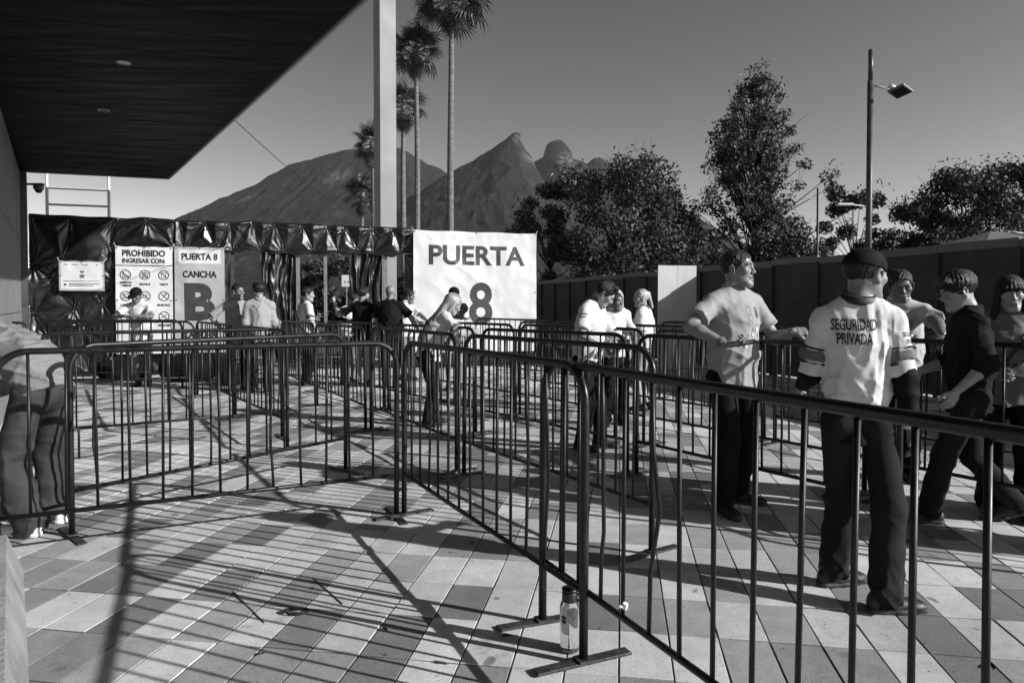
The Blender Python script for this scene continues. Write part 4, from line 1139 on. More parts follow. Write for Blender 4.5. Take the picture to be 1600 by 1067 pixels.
# ---- heads (metres for a 1.75 m person; x right, y towards the face, z up; origin at mid head)
_hc = {}
def head_mesh(fem, res, open_mouth):
    k = (fem, res, open_mouth)
    if k in _hc: return _hc[k]
    j = .93 if fem else 1.0
    P = [elli((0, -.012, .034), (.077, .096, .086)), elli((0, .026, -.035), (.060 * j, .064, .080), k=.03)]
    P += [cap((-.013, .072, -.100), (.013, .072, -.100), .020, .020, k=.025)]
    for s in (-1, 1):
        P += [cap((s * .052 * j, -.002, -.048), (s * .024, .058, -.095), .018, .018, k=.03), ball((s * .044, .062, -.014), .020, k=.025)]
    P += [cap((-.034, .079, .020), (.034, .079, .020), .010 if fem else .013, .010 if fem else .013, k=.018)]
    for s in (-1, 1): P += [elli((s * .031, .099, .002), (.019, .017, .011), op='s', k=.014)]
    for s in (-1, 1): P += [ball((s * .031, .0755, .002), .0132, k=.006), elli((s * .031, .0905, .0005), (.0125, .0075, .0040), op='s', k=.002)]
    P += [cap((0, .088, .012), (0, .102, -.024), .0065, .0105, k=.010), ball((0, .102, -.027), .0115, k=.008)]
    for s in (-1, 1): P += [ball((s * .0125, .094, -.030), .0082, k=.008)]
    P += [cap((-.017, .087, -.059), (.017, .087, -.059), .0070, .0070, k=.008), cap((-.014, .087, -.073), (.014, .087, -.073), .0078, .0078, k=.008)]
    if open_mouth: P += [elli((0, .096, -.066), (.020, .016, .0075), op='s', k=.004)]
    else: P += [cap((-.022, .098, -.0655), (.022, .098, -.0655), .0022, .0022, op='s', k=.004)]
    for s in (-1, 1):
        P += [elli((s * .080, -.006, -.004), (.0085, .022, .034), R=ry(s * .25) @ rz(-s * .35), k=.008), elli((s * .088, -.002, -.002), (.006, .011, .019), op='s', k=.006), elli((s * .079, .001, -.033), (.007, .011, .010), k=.008)]
    P += [cap((0, -.022, -.05), (0, -.040, -.20), .053 if not fem else .045, .058 if not fem else .050, k=.03)]
    v, q = Field(P, res, .03).nets()
    ce = v[q].mean(1)
    lip = (np.abs(ce[:, 0]) < .021) & (ce[:, 1] > .0885) & (ce[:, 2] > -.080) & (ce[:, 2] < -.053)
    _hc[k] = (v, q, lip.astype(int)); return _hc[k]

def hair_prims(style):
    if style == 'short':
        P = [elli((0, -.014, .038), (.085, .105, .094)), cap((-.03, .055, .105), (.04, .058, .108), .022, .022, k=.03),
             elli((0, .115, -.015), (.085, .095, .082), op='s', k=.012)]
        P += [dict(op='plane', c=np.array([0, -.06, -.055]), n=N((0, .42, -1)))]
    elif style == 'crop':
        P = [elli((0, -.014, .036), (.081, .101, .091)), elli((0, .118, -.012), (.09, .10, .085), op='s', k=.012), dict(op='plane', c=np.array([0, -.06, -.05]), n=N((0, .5, -1)))]
    elif style == 'mop':
        P = [elli((0, -.012, .045), (.093, .113, .096)), cap((-.05, .075, .085), (.05, .08, .085), .024, .024, k=.03), cap((-.03, .095, .06), (.04, .1, .062), .014, .012, k=.02),
             elli((0, .125, -.03), (.085, .09, .080), op='s', k=.012), dict(op='plane', c=np.array([0, -.06, -.06]), n=N((0, .5, -1)))]
    elif style == 'long':
        P = [elli((0, -.016, .038), (.088, .108, .095)), elli((0, .112, -.025), (.066, .088, .085), op='s', k=.015), ecap((0, -.055, .04), (0, -.10, -.26), (.085, .06), (.085, .035), (1, 0, 0), k=.04)]
        for s in (-1, 1): P += [cap((s * .078, .005, .03), (s * .088, -.03, -.19), .026, .022, k=.03)]
    elif style == 'fringe':
        P = [elli((0, -.014, .038), (.090, .110, .097)), elli((0, .122, -.045), (.064, .085, .078), op='s', k=.012), ecap((0, -.05, .04), (0, -.075, -.20), (.088, .06), (.10, .05), (1, 0, 0), k=.04)]
        for s in (-1, 1): P += [cap((s * .080, .03, .05), (s * .098, .0, -.20), .026, .032, k=.03)]
        P += [cap((-.045, .088, .047), (.045, .088, .047), .014, .014, k=.02)]
    elif style == 'bun':
        P = [elli((0, -.014, .036), (.082, .102, .092)), elli((0, .110, -.020), (.075, .088, .085), op='s', k=.012), dict(op='plane', c=np.array([0, -.05, -.055]), n=N((0, .35, -1)))]
        P += [ball((0, -.105, .07), .042, k=.02)]
    elif style == 'topknot':
        P = [elli((0, -.014, .036), (.082, .102, .092)), elli((0, .112, -.020), (.075, .088, .085), op='s', k=.012), dict(op='plane', c=np.array([0, -.05, -.055]), n=N((0, .35, -1)))]
        P += [ball((0, -.05, .16), .045, k=.02), ball((.03, -.06, .175), .03, k=.02), ball((-.03, -.05, .18), .03, k=.02)]
    elif style == 'pony':
        P = [elli((0, -.014, .036), (.083, .103, .092)), elli((0, .110, -.020), (.075, .088, .085), op='s', k=.012), dict(op='plane', c=np.array([0, -.05, -.06]), n=N((0, .35, -1)))]
        P += [cap((0, -.11, .05), (0, -.15, -.14), .032, .016, k=.02)]
    return P
def hair_mesh(style, res):
    k = ('h', style, res)
    if k in _hc: return _hc[k]
    fd = Field(hair_prims(style), res, .02)
    def fn(P):
        a = np.arctan2(P[:, 0], P[:, 1]); ln = style in ('long', 'fringe', 'pony')
        w = np.sin(a * (26 if ln else 34) + (2.2 if ln else 5) * np.sin(P[:, 2] * (7 if ln else 26))) * (.0016 if ln else .0010) + np.sin(a * 71 + P[:, 2] * 20) * .0007
        if not ln: w = w + np.sin(P[:, 0] * 120 + 2 * np.sin(P[:, 1] * 70)) * np.sin(P[:, 1] * 90 + P[:, 2] * 60) * .0016
        if not ln: w = w - .0045 * (1 - np.abs(np.sin(a * 7 + P[:, 2] * 30 + 2 * np.sin(P[:, 1] * 40)))) ** 2 * (P[:, 2] > .02)
        return w
    fd.fold(fn); _hc[k] = fd.nets(); return _hc[k]
def cap_mesh(res):
    k = ('cap', res)
    if k in _hc: return _hc[k]
    P = [elli((0, -.012, .042), (.090, .108, .088)), dict(op='plane', c=np.array([0, 0, .030]), n=N((0, -.10, -1)))]
    fd = Field(P, res, .01)
    v, q = fd.nets()
    P2 = [elli((0, .108, .034), (.074, .088, .010), R=rx(-.16))]
    P2 += [elli((0, -.02, .03), (.083, .100, .09), op='s', k=.004)]
    v2, q2 = Field(P2, res * .8, .01).nets()
    v3, q3 = Field([ball((0, -.012, .130), .008)], res, .005).nets()
    _hc[k] = ((v, q), (v2, q2), (v3, q3)); return _hc[k]

# ---- hands: wrist at origin, fingers along y, back of hand towards z; right hand (thumb towards -x)
def hand_mesh(pose, res):
    k = ('hand', pose, res)
    if k in _hc: return _hc[k]
    bend = {'relaxed': (22, 28, 18), 'open': (6, 8, 6), 'fist': (78, 92, 60), 'grip': (48, 52, 30), 'hold': (38, 46, 28)}[pose]
    P = [ecap((0, -.015, 0), (0, .03, 0), (.026, .019), (.038, .016), (1, 0, 0), k=.012), ecap((0, .03, 0), (0, .078, .002), (.040, .016), (.039, .013), (1, 0, 0), k=.012)]
    for x, L, y in ((-.029, .068, .083), (-.0095, .077, .088), (.010, .072, .086), (.029, .056, .078)):
        p = np.array([x, y - .008, .002]); a = 0; seg = (L * .46, L * .30, L * .24)
        for i in range(3):
            a += math.radians(bend[i] * (1 + .06 * (x > 0)))
            d = np.array([x * 1.2 * (1 if i == 0 and pose != 'fist' else .3), math.cos(a), -math.sin(a)]); d = N(d)
            q = p + d * seg[i]; r0 = .0092 - .0008 * i; P.append(cap(p, q, r0, r0 - .0008, k=.004)); p = q
    t0 = np.array([-.024, .022, -.006])
    if pose in ('fist',): t1 = t0 + (-.020, .030, -.014); t2 = t1 + (.016, .022, -.018); t3 = t2 + (.020, .006, -.006)
    elif pose in ('grip', 'hold'): t1 = t0 + (-.026, .028, -.014); t2 = t1 + (-.004, .028, -.018); t3 = t2 + (.008, .020, -.012)
    else: t1 = t0 + (-.026, .028, -.010); t2 = t1 + (-.010, .028, -.006); t3 = t2 + (-.002, .022, -.004)
    P += [cap(t0, t1, .015, .012, k=.012), cap(t1, t2, .0105, .0098, k=.005), cap(t2, t3, .0098, .0082, k=.004)]
    _hc[k] = Field(P, res, .006).nets(); return _hc[k]

def shoe_mesh(res):
    k = ('shoe', res)
    if k in _hc: return _hc[k]
    # ankle centre at origin height .085; toe along +y
    P = [ecap((0, -.055, .045), (0, .02, .045), (.036, .05), (.040, .045), (1, 0, 0), k=.02), ecap((0, .02, .036), (.004, .15, .030), (.042, .042), (.042, .027), (1, 0, 0), k=.03), ecap((.004, .13, .026), (.006, .178, .024), (.044, .028), (.030, .022), (1, 0, 0), k=.02)]
    P += [cap((0, -.02, .06), (0, -.025, .11), .040, .042, k=.02), plane((0, 0, .004), (0, 0, -1)), plane((0, 0, .118), (0, -.2, 1))]
    P2 = [ecap((0, -.055, .012), (.004, .06, .012), (.040, .05), (.043, .05), (1, 0, 0), k=.02), ecap((.004, .06, .012), (.006, .172, .012), (.046, .05), (.034, .03), (1, 0, 0), k=.02), plane((0, 0, .0), (0, 0, -1)), plane((0, 0, .024), (0, 0, 1))]
    _hc[k] = (Field(P, res, .02).nets(), Field(P2, res, .02).nets()); return _hc[k]

def ik(a, c, l1, l2, pole):
    a = np.asarray(a, float); c = np.asarray(c, float); d = c - a; L = np.linalg.norm(d); Lm = (l1 + l2) * .995
    if L > Lm: c = a + d / L * Lm; d = c - a; L = Lm
    u = d / L; x = (l1 * l1 - l2 * l2 + L * L) / (2 * L); h = math.sqrt(max(l1 * l1 - x * x, 0))
    p = np.asarray(pole, float); p = N(p - u * (p @ u)); return a + u * x + p * h, c

def foldfn(seed, amp, axis=(0, 0, 1), freq=26, diag=1.0):
    amp = amp * 1.35
    r = np.random.default_rng(seed); ws = []
    ax = N(axis)
    for i in range(5):
        d = r.normal(size=3); d = N(d + ax * (1.4 * diag if i < 3 else .2)); ws.append((d * freq * r.uniform(.6, 1.5), r.uniform(0, 6.28), r.uniform(.5, 1)))
    wd = [(r.normal(size=3) * 7, r.uniform(0, 6)) for _ in range(3)]
    def fn(P):
        w = sum(np.sin(P @ d + p) for d, p in wd)
        mask = np.clip(.55 + .5 * np.sin(P @ (r0 * 6) + 1.3), 0.1, 1)
        o = 0
        for d, p, a in ws:
            sN = np.sin(P @ d + p + 1.5 * w); o = o + a * (1 - np.abs(sN)) ** 2.6
        return -(o / 2.6 - .35) * amp * 2 * mask
    r0 = N(r.normal(size=3))
    return fn

SK_N = [0]
def person(label, x, y, face, H=1.73, gi=1.0, fem=False, lean=0, side=0, twist=0, hip=(0, 0, 0), head=(0, 0, 0), skin='skin', open_mouth=False,
           R=None, L=None, RF=None, LF=None, hands=('relaxed', 'relaxed'), tops=(), legs=None, shoe='black_shoe', hair='short', hairm='hair', capm=None, glasses=False, res=.013, mask=None, group=None):
    """face: heading in degrees (0 = +x). R/L: dict(w=world wrist, pole=local) for the right and left arm. RF/LF: (local x, y, toe yaw deg, heel lift)."""
    SK_N[0] += 1; seed = 100 + SK_N[0]
    near = res < .0115
    rot = RAD(face - 90); Rw = rz(rot); S = H / 1.75
    def loc(w): return Rw.T @ (np.asarray(w, float) - np.array([x, y, 0]))
    P0 = np.array([0, 0, .525 * H]) + np.asarray(hip, float)
    Rs = rx(-RAD(lean)) @ ry(RAD(side)); Rc = Rs @ rz(RAD(twist))
    up = Rs @ np.array([0, 0, 1.]); sx = Rc @ np.array([1., 0, 0]); fw = Rc @ np.array([0, 1., 0]); hx = np.array([1., 0, 0])
    waist = P0 + N(up + [0, 0, .6]) * .10 * H; chest = P0 + up * .205 * H; nb = P0 + up * .318 * H
    sw = (.088 if fem else .097) * H * (1 + .35 * (gi - 1)); shz = nb - up * .036 * H
    SR, SL = shz + sx * sw, shz - sx * sw
    ua, fa = .170 * H, .148 * H
    def arm(spec, sh, sg):
        if spec is None: spec = {}
        w = loc(spec['w']) if 'w' in spec else sh + sx * sg * .040 + np.array([0, .05, 0]) + up * 0 + np.array([0, 0, -.31 * H])
        pole = spec.get('pole', (sg * .22, -1, -.2)); e, w2 = ik(sh, w, ua, fa, pole); return e, w2, spec
    eR, wR, sR = arm(R, SR, 1); eL, wL, sL = arm(L, SL, -1)
    # legs
    tl, cl = .239 * H, .222 * H
    def leg(spec, sg):
        fx, fy, ty, lift = (spec or (sg * .095, 0, -sg * 8, 0)); hj = P0 + hx * sg * .052 * H + np.array([0, 0, -.02 * H])
        an = np.array([fx, fy, .088 * S + lift])
        toe = rz(RAD(ty)) @ np.array([0, 1., 0]); k, a2 = ik(hj, an, tl, cl, toe + np.array([0, .0, .1])); return hj, k, a2, toe, lift, ty
    lR = leg(RF, 1); lL = leg(LF, -1)
    # head
    Rh = Rc @ rz(RAD(head[0])) @ rx(-RAD(head[1])) @ ry(RAD(head[2]))
    # the neck straightens part of the spine lean
    if lean > 25: Rh = rx(-RAD(lean * .55)) @ rz(RAD(head[0])) @ rx(-RAD(head[1])) @ ry(RAD(head[2]))
    hb = nb + up * .003 * H + Rh @ np.array([0, .012, .02]) * S
    HO = hb + Rh @ np.array([0, .022, .128]) * S
    hp = lambda v: (v * S * 1.06) @ Rh.T + HO
    # ---------------- body surface
    B = []
    t = gi
    B += [ecap(P0 - up * .03, waist, (.115 * S * t, .075 * S * t), (.105 * S * t, .07 * S * t), hx), ecap(waist, chest, (.105 * S * t, .07 * S * t), (.115 * S * t, .08 * S * t), sx, k=.04), ecap(chest, nb - up * .04, (.115 * S * t, .075 * S * t), (.07 * S, .055 * S), sx, k=.04)]
    B += [cap(SR - sx * .03, SL + sx * .03, .036 * S, .036 * S, k=.03), cap(nb - up * .03, HO + Rh @ np.array([0, -.035, -.12]) * S, .056 * S, (.05 if not fem else .045) * S, k=.03)]
    am = (.9 if fem else 1.0) * (1 + .5 * (gi - 1)) * S
    for sh, e, w in ((SR, eR, wR), (SL, eL, wL)):
        m1 = e + (w - e) * .28
        B += [cap(sh, e, .042 * am, .038 * am, k=.02), cap(e, m1, .039 * am, .041 * am, k=.02), cap(m1, w, .041 * am, .025 * am, k=.02)]
    for hj, k, a, toe, lift, ty in (lR, lL):
        B += [cap(hj, k, .072 * S * t, .05 * S, k=.02), cap(k, a, .05 * S, .033 * S, k=.02)]
    fd = Field(B, res, .03); v, q = fd.nets()
    parts = [(v, q, np.zeros(len(q), int))]
    hr = .0042 if near else .0075
    hv, hq, hl = head_mesh(fem, hr, open_mouth); parts.append((hp(hv), hq, hl))
    for (e, w, sp, sg, pose) in ((eR, wR, sR, 1, hands[0]), (eL, wL, sL, -1, hands[1])):
        hm, hqq = hand_mesh(pose, .0038 if near else .006)
        d = N(sp.get('dir', w - e)); 
        if 'wdir' in sp: d = N(Rw.T @ np.asarray(sp['wdir'], float))
        bk = np.asarray(sp.get('back', (sg * .9, .3, .1)), float)
        if 'wback' in sp: bk = Rw.T @ np.asarray(sp['wback'], float)
        z = N(bk - d * (bk @ d)); xx = np.cross(d, z)
        vv = hm.copy()
        if sg < 0: vv = vv * np.array([-1, 1, 1]); qq = hqq[:, ::-1]
        else: qq = hqq
        hs = S * (.90 if fem else 1.0)
        parts.append(((vv * hs) @ np.stack([xx, d, z]) + w, qq, np.zeros(len(qq), int)))
    V = []; Q = []; MI = []; o = 0
    for a, b, c in parts: V.append(a); Q.append(b + o); MI.append(c); o += len(a)
    me = mesh('person', np.concatenate(V), np.concatenate(Q), [M[skin], M['lip']], True, np.concatenate(MI))
    root = link('person', me, loc=(x, y, 0), rz=rot, label=label, cat='person', group=group)
    # ---------------- face details
    for s in (-1, 1):
        mb = MB()
        def sph(c, r, mi, n=10):
            prof = [(max(1e-4, r * math.sin(math.pi * k / n)), -r * math.cos(math.pi * k / n)) for k in range(n + 1)]
            vv = []; ff = []
            for rr, zz in prof:
                for k in range(12): a = 2 * math.pi * k / 12; vv.append((c[0] + rr * math.cos(a), c[1] + rr * math.sin(a), c[2] + zz))
            for i in range(n):
                for k in range(12): j = (k + 1) % 12; ff.append((i * 12 + k, i * 12 + j, (i + 1) * 12 + j, (i + 1) * 12 + k))
            mb.add(vv, ff, mi)
        sph((s * .031, .0750, .001), .0112, 0); sph((s * .031, .0815, .001), .0058, 1)
        me = mb.me('eye', [M['eye'], M['iris']], True)
        co = np.array([p.co for p in me.vertices]); co = hp(co); me.vertices.foreach_set('co', co.ravel().astype(F4)); me.update(); link('eye', me, root)
        mb = MB(); mb.tube([(s * .012, .0935, .021), (s * .030, .0945, .0275), (s * .048, .083, .021)], [.0035, .0042, .002], 6)
        me = mb.me('eyebrow', M['brow'], True); co = hp(np.array([p.co for p in me.vertices])); me.vertices.foreach_set('co', co.ravel().astype(F4)); me.update(); link('eyebrow', me, root)
    hres = .0042 if near else .0075
    if hair and hair != 'bald':
        v, q = hair_mesh(hair, hres); link('hair', mesh('hair', hp(v), q, M[hairm], True), root)
    if capm:
        (v, q), (v2, q2), (v3, q3) = cap_mesh(hres); co = link('cap', mesh('cap', hp(v), q, M[capm], True), root)
        link('brim', mesh('brim', hp(v2), q2, M[capm], True), co); link('button', mesh('button', hp(v3), q3, M[capm], True), co)
    if glasses:
        mb = MB()
        for s in (-1, 1):
            mb.tube([(s * .033 + .023 * math.cos(a), .1085 - .004 * abs(math.cos(a)), -.001 + .017 * math.sin(a)) for a in np.linspace(0, 6.283, 17)], .0019, 5)
            mb.tube([(s * .055, .102, .004), (s * .078, .06, .006), (s * .084, -.005, .004)], .0019, 5)
        mb.tube([(-.011, .112, .004), (.011, .112, .004)], .0018, 5)
        link('glasses', mesh('glasses', hp(np.array(mb.v)), mb.f, M['steel' if glasses == 'thin' else 'ink'], True), root)
    if mask:
        P = [elli((0, .032, -.055), (.070, .078, .072)), elli((0, .075, -.035), (.024, .05, .03), k=.02), plane((0, 0, -.018), (0, -.25, 1))]
        v, q = Field(P, hres, .02).nets(); link('face_mask', mesh('face_mask', hp(v), q, M[mask], True), root)
    # ---------------- clothes
    def torso(inf, hem, boxy, top=.0):
        """hem: distance along the spine from the hips (negative = below)"""
        hz = P0 + N(up + np.array([0, 0, .8])) * hem
        lo = hz - np.array([0, 0, .10]) if lean < 30 else hz - up * .10
        wx, wy = (.140 if not fem else .146) * S * t, .100 * S * t
        tb = [ecap(lo, waist, (wx + inf + boxy, wy + inf + boxy), (.128 * S * t + inf + boxy * .8, (.094 + .02 * (t - 1)) * S * t + inf + boxy * .8), hx),
              ecap(waist, chest, (.128 * S * t + inf + boxy * .8, .094 * S * t + inf + boxy * .8), (.134 * S * (.5 + .5 * t) + inf + boxy * .6, .104 * S * t + inf + boxy * .4), sx, k=.10),
              ecap(chest, nb - up * .035, (.132 * S * (.5 + .5 * t) + inf, .098 * S * t + inf), (.092 * S + inf, .064 * S + inf), sx, k=.10),
              cap(SR - sx * .022, nb - up * .006 + sx * .040, .040 * S + inf, .038 * S + inf, k=.05), cap(SL + sx * .022, nb - up * .006 - sx * .040, .040 * S + inf, .038 * S + inf, k=.05)]
        if fem: 
            for s in (-1, 1): tb.append(ball(chest + fw * (.075 * S * t) + sx * s * .06 * S + up * .02, .055 * S * t, k=.05))
        tb.append(plane(hz, -N(up + np.array([0, 0, .8]))))
        return tb
    def cut(p, c, n):                        # a solid ending in a flat cut at c
        c = np.asarray(c, float); n = N(n); f0 = p['f']
        p = dict(p); p['f'] = lambda X, Y, Z: np.maximum(f0(X, Y, Z), (X - c[0]) * n[0] + (Y - c[1]) * n[1] + (Z - c[2]) * n[2]); return p
    def sleeves(inf, ln, flare):
        sb = []
        for sh, e, w, sg in ((SR, eR, wR, 1), (SL, eL, wL, -1)):
            r0 = .042 * am + inf; r1 = .042 * am + inf + flare
            sb.append(cap(sh - sx * sg * .07 * S, sh + (e - sh) * .10, .042 * S + inf * .8, .044 * am + inf, k=.07))
            f = min(ln, 1.0); p = sh + (e - sh) * f
            if ln <= 1: sb.append(cut(cap(sh, p + N(e - sh) * .03, r0, r1, k=.014), p, e - sh))
            else:
                p2 = e + (w - e) * (ln - 1); sb.append(cap(sh, e, r0, r1, k=.022)); sb.append(cut(cap(e, p2 + N(w - e) * .02, r1, .030 * am + inf + flare * .6, k=.022), p2, w - e))
        return sb
    def garment(name, spec, parent):
        inf = spec.get('inf', .014) ; hem = spec.get('hem', -.06); ln = spec.get('sleeve', .7); fl = spec.get('flare', .012); fa_ = spec.get('fold', .008)
        tb = torso(inf, hem, spec.get('boxy', .012)); sb = sleeves(inf, ln, fl)
        f_base = foldfn(seed * 7 + len(name), fa_, (.3, .2, 1) if not spec.get('drag') else spec['drag'], spec.get('freq', 20))
        ph_ = (seed * 1.7) % 6.28; cz = chest[2]; hz_ = (P0 + up * hem)[2]; kk = 3.0 + (seed % 3) * .5
        def fn(P):
            q = P - P0; lx = q @ sx; ly = q @ fw; th = np.arctan2(lx, ly)
            h = np.clip((cz + .03 - P[:, 2]) / max(.12, cz - hz_), 0, 1.1) if lean < 30 else np.full(len(P), .5)
            nz_ = np.sin(P[:, 2] * 9 + ph_) + .6 * np.sin(P[:, 2] * 21 + 2 * th)
            dr = (1 - np.abs(np.sin(kk * th + .55 * nz_ + ph_))) ** 2.2
            wz = P0[2] + .06 * H
            hr_ = (1 - np.abs(np.sin(P[:, 2] * 36 + 1.4 * np.sin(2.3 * th + ph_) + ph_))) ** 2.5 * np.exp(-((P[:, 2] - wz) / .09) ** 2)
            sh_ = (1 - np.abs(np.sin((P @ N(sx * .7 + up)) * 30 * np.sign(lx + 1e-4) + ph_))) ** 2.5 * np.clip(1 - np.abs(P[:, 2] - cz - .05) / .12, 0, 1)
            return f_base(P) * .8 - fa_ * 1.3 * (dr * (.25 + 1.1 * h) + .8 * hr_ + .5 * sh_ - .35)
        f1 = Field(tb + sb, res, .03)
        f1.fold(fn)
        v, q = f1.nets()
        ob = link(name, mesh(name, v, q, M[spec['m']], True), parent)
        if not spec.get('nocollar'):
            tall = spec.get('collar'); hgt = (.030 if tall else .014) * S
            n0 = nb + up * .034 * S + fw * .004; nd = N(HO + Rh @ np.array([0, -.034, -.105]) * S - n0); nd = N(nd + up * 1.4)
            n1 = n0 + nd * hgt; rn = .064 * S
            if tall:
                P = [ecap(n0 - nd * .016, n1 + nd * .03, (rn + .030, rn + .026), (rn + .004, rn + .004), sx), plane(n1, nd - fw * .30), plane(n0 - nd * .010, -nd + fw * .28)]
                P += [ecap(n1 + fw * (rn + .004) + nd * .03, n0 + fw * (rn + .030) - up * .05, (.030, .04), (.010, .04), sx, op='s', k=.003)]
            else: P = [ecap(n0 - nd * .03, n1 + nd * .05, (rn + .022, rn + .018), (rn + .004, rn + .004), sx), plane(n1, nd - fw * .25)]
            cf = Field(P, min(res, .006), .006)
            v, q = cf.nets(); link('collar', mesh('collar', v, q, M[spec.get('collarm', spec['m'])], True), ob)
        hemst = [] if spec.get('stripes') or ln > 1.05 or spec.get('nocollar') else [(ln - .085, ln + .004, spec['m'])]
        for (f0, f1_, mm) in list(spec.get('stripes', ())) + hemst:
            for sh, e, w in ((SR, eR, wR), (SL, eL, wL)):
                a = sh + (e - sh) * f0; b = sh + (e - sh) * f1_; n = N(e - sh)
                r0 = .042 * am + inf; r1 = .042 * am + inf + fl; L_ = np.linalg.norm(e - sh); pe = np.linalg.norm((e - sh) * min(ln, 1)) + .03
                ra = r0 + (r1 - r0) * (L_ * f0 / pe); rb = r0 + (r1 - r0) * (L_ * f1_ / pe); ex = .0075 if mm == 'stripe' else (.0095 if mm == 'ink' else .005)
                sfd = Field([cap(a - n * .06, b + n * .06, ra + ex, rb + ex), plane(b, n), plane(a, -n)], min(res, .008), .005); sfd.fold(fn)
                v, q = sfd.nets(); link('sleeve_stripe', mesh('sleeve_stripe', v, q, M[mm], True), ob)
        return ob, v, f1
    gobs = {}
    for spec in tops:
        nm = spec.get('name', 'shirt'); ob, _, fld = garment(nm, spec, root); gobs[nm] = ob
        for tx in spec.get('text', ()):
            vq = [tuple(p.co) for p in ob.data.vertices]; bv = BVHTree.FromPolygons(vq, [tuple(p.vertices) for p in ob.data.polygons])
            s_, where, du, dz, hgt, wid, mm = tx[:7]
            c = {'back': chest - fw * .4, 'front': chest + fw * .4}.get(where) if where in ('back', 'front') else None
            if where in ('back', 'front'):
                dr = fw if where == 'back' else -fw; ux = sx if where == 'back' else -sx; uu = N(up)
            else:
                sh, e = (SR, eR) if where == 'right_sleeve' else (SL, eL); out = sx if where == 'right_sleeve' else -sx
                n = N(sh - e); oo = N(out - n * (out @ n)); 
                yaw = RAD(tx[7]) if len(tx) > 7 else 0
                oo = N(oo * math.cos(yaw) + np.cross(n, oo) * math.sin(yaw)); c = sh + (e - sh) * .42 + oo * .3; dr = -oo; uu = n; ux = np.cross(uu, oo)
            lv, lf, a0, a1 = s_ if not isinstance(s_, str) else text_mesh(s_, .022, .16)
            sc = wid / (a1 - a0); sy = hgt / .7; pv = []
            for p in lv:
                w_ = c + ux * ((p[0] - (a0 + a1) / 2) * sc + du) + uu * (p[1] * sy + dz)
                hit = bv.ray_cast(Vector(w_), Vector(dr), .8)
                if hit[0] is None: pv.append(w_ + dr * .38)
                else: pv.append(np.array(hit[0]) - dr * .004)
            link('lettering' if isinstance(s_, str) else 'emblem', mesh('lettering', pv, lf, M[mm]), ob)
    if legs:
        mm, wide = legs.get('m', 'black_trousers'), legs.get('wide', 0.0)
        T = [ecap(P0 - np.array([0, 0, .05]), P0 + N(up + np.array([0, 0, .6])) * .075 * H, (.138 * S * t, .102 * S * t), (.130 * S * t, .096 * S * t), hx)]
        for hj, k, a, toe, lift, ty in (lR, lL):
            b0 = .082 * S * (.4 + .6 * t) + wide * .5
            end = a + N(a - k) * .012 * S
            T += [cap(hj, k, b0, .064 * S + wide, k=.035), cap(k, k + (end - k) * .5, .064 * S + wide, .060 * S + wide, k=.03), cap(k + (end - k) * .5, end, .060 * S + wide, .058 * S + wide * 1.3, k=.03)]
            T.append(ball(hj + np.array([0, -.035, .01]) * S, .075 * S * t, k=.05))
        if lean < 30: T.append(plane(P0 + np.array([0, 0, .068 * H]), (0, 0, 1)))
        fd = Field(T, res, .02)
        ff = foldfn(seed * 3, legs.get('fold', .008), (0, .3, 1), 24); kz = lR[1][2]
        def fn(P):
            b = np.clip((.26 * S - P[:, 2]) / .18, 0, 1) + .7 * np.clip(1 - np.abs(P[:, 2] - kz) / .10, 0, 1)
            return ff(P) * (.45 + 1.1 * np.clip(b, 0, 1))
        fd.fold(fn); v, q = fd.nets(); tr = link('trousers', mesh('trousers', v, q, M[mm], True), root)
        if legs.get('belt'):
            c0 = P0 + np.array([0, 0, .055 * H]); e1 = Field([ecap(c0 - np.array([0, 0, .06]), c0 + np.array([0, 0, .06]), (.146 * S * t, .107 * S * t), (.141 * S * t, .104 * S * t), hx), plane(c0 + np.array([0, 0, .02]), (0, 0, 1)), plane(c0 - np.array([0, 0, .02]), (0, 0, -1))], min(res, .01), .01)
            v, q = e1.nets(); link('belt', mesh('belt', v, q, M['ink'], True), tr)
    for hj, k, a, toe, lift, ty in (lR, lL):
        (v, q), (v2, q2) = shoe_mesh(.0065 if near else .010)
        pitch = -math.asin(min(.9, lift / .16)) if lift else 0
        RR = rz(RAD(ty)) @ rx(pitch); piv = np.array([0, .13, .0])
        base = np.array([a[0], a[1], 0])
        def pl(v): 
            w = v * S
            if lift:  w = (w - piv * S) @ rx(pitch).T + piv * S
            w = w @ rz(RAD(ty)).T + base; return w
        sh = link('shoe', mesh('shoe', pl(v), q, M[shoe], True), root)
        link('sole', mesh('sole', pl(v2), q2, M['sole' if shoe != 'white_shoe' else 'white_shoe'], True), sh)
    toW = lambda p: tuple(Rw @ np.asarray(p) + np.array([x, y, 0]))
    return dict(root=root, toW=toW, wR=toW(wR), wL=toW(wL), eR=toW(eR), eL=toW(eL), SR=toW(SR), SL=toW(SL), nb=toW(nb), HO=toW(HO), P0=toW(P0), chest=toW(chest), Rw=Rw, fw=Rw @ fw, sx=Rw @ sx, up=Rw @ up, S=S, gobs=gobs, lw=(wR, wL), le=(eR, eL))

def wrist_band(pr, side, m, f0=.80, f1=.93, r=.034, name='wristband'):
    w = np.array(pr['lw'][side]); e = np.array(pr['le'][side]); a = e + (w - e) * f0; b = e + (w - e) * f1
    fd = Field([cap(a, b, r, r * .94), plane(b, w - e), plane(a, e - w)], .0045, .003); v, q = fd.nets()
    link(name, mesh(name, v, q, M[m], True), pr['root'])

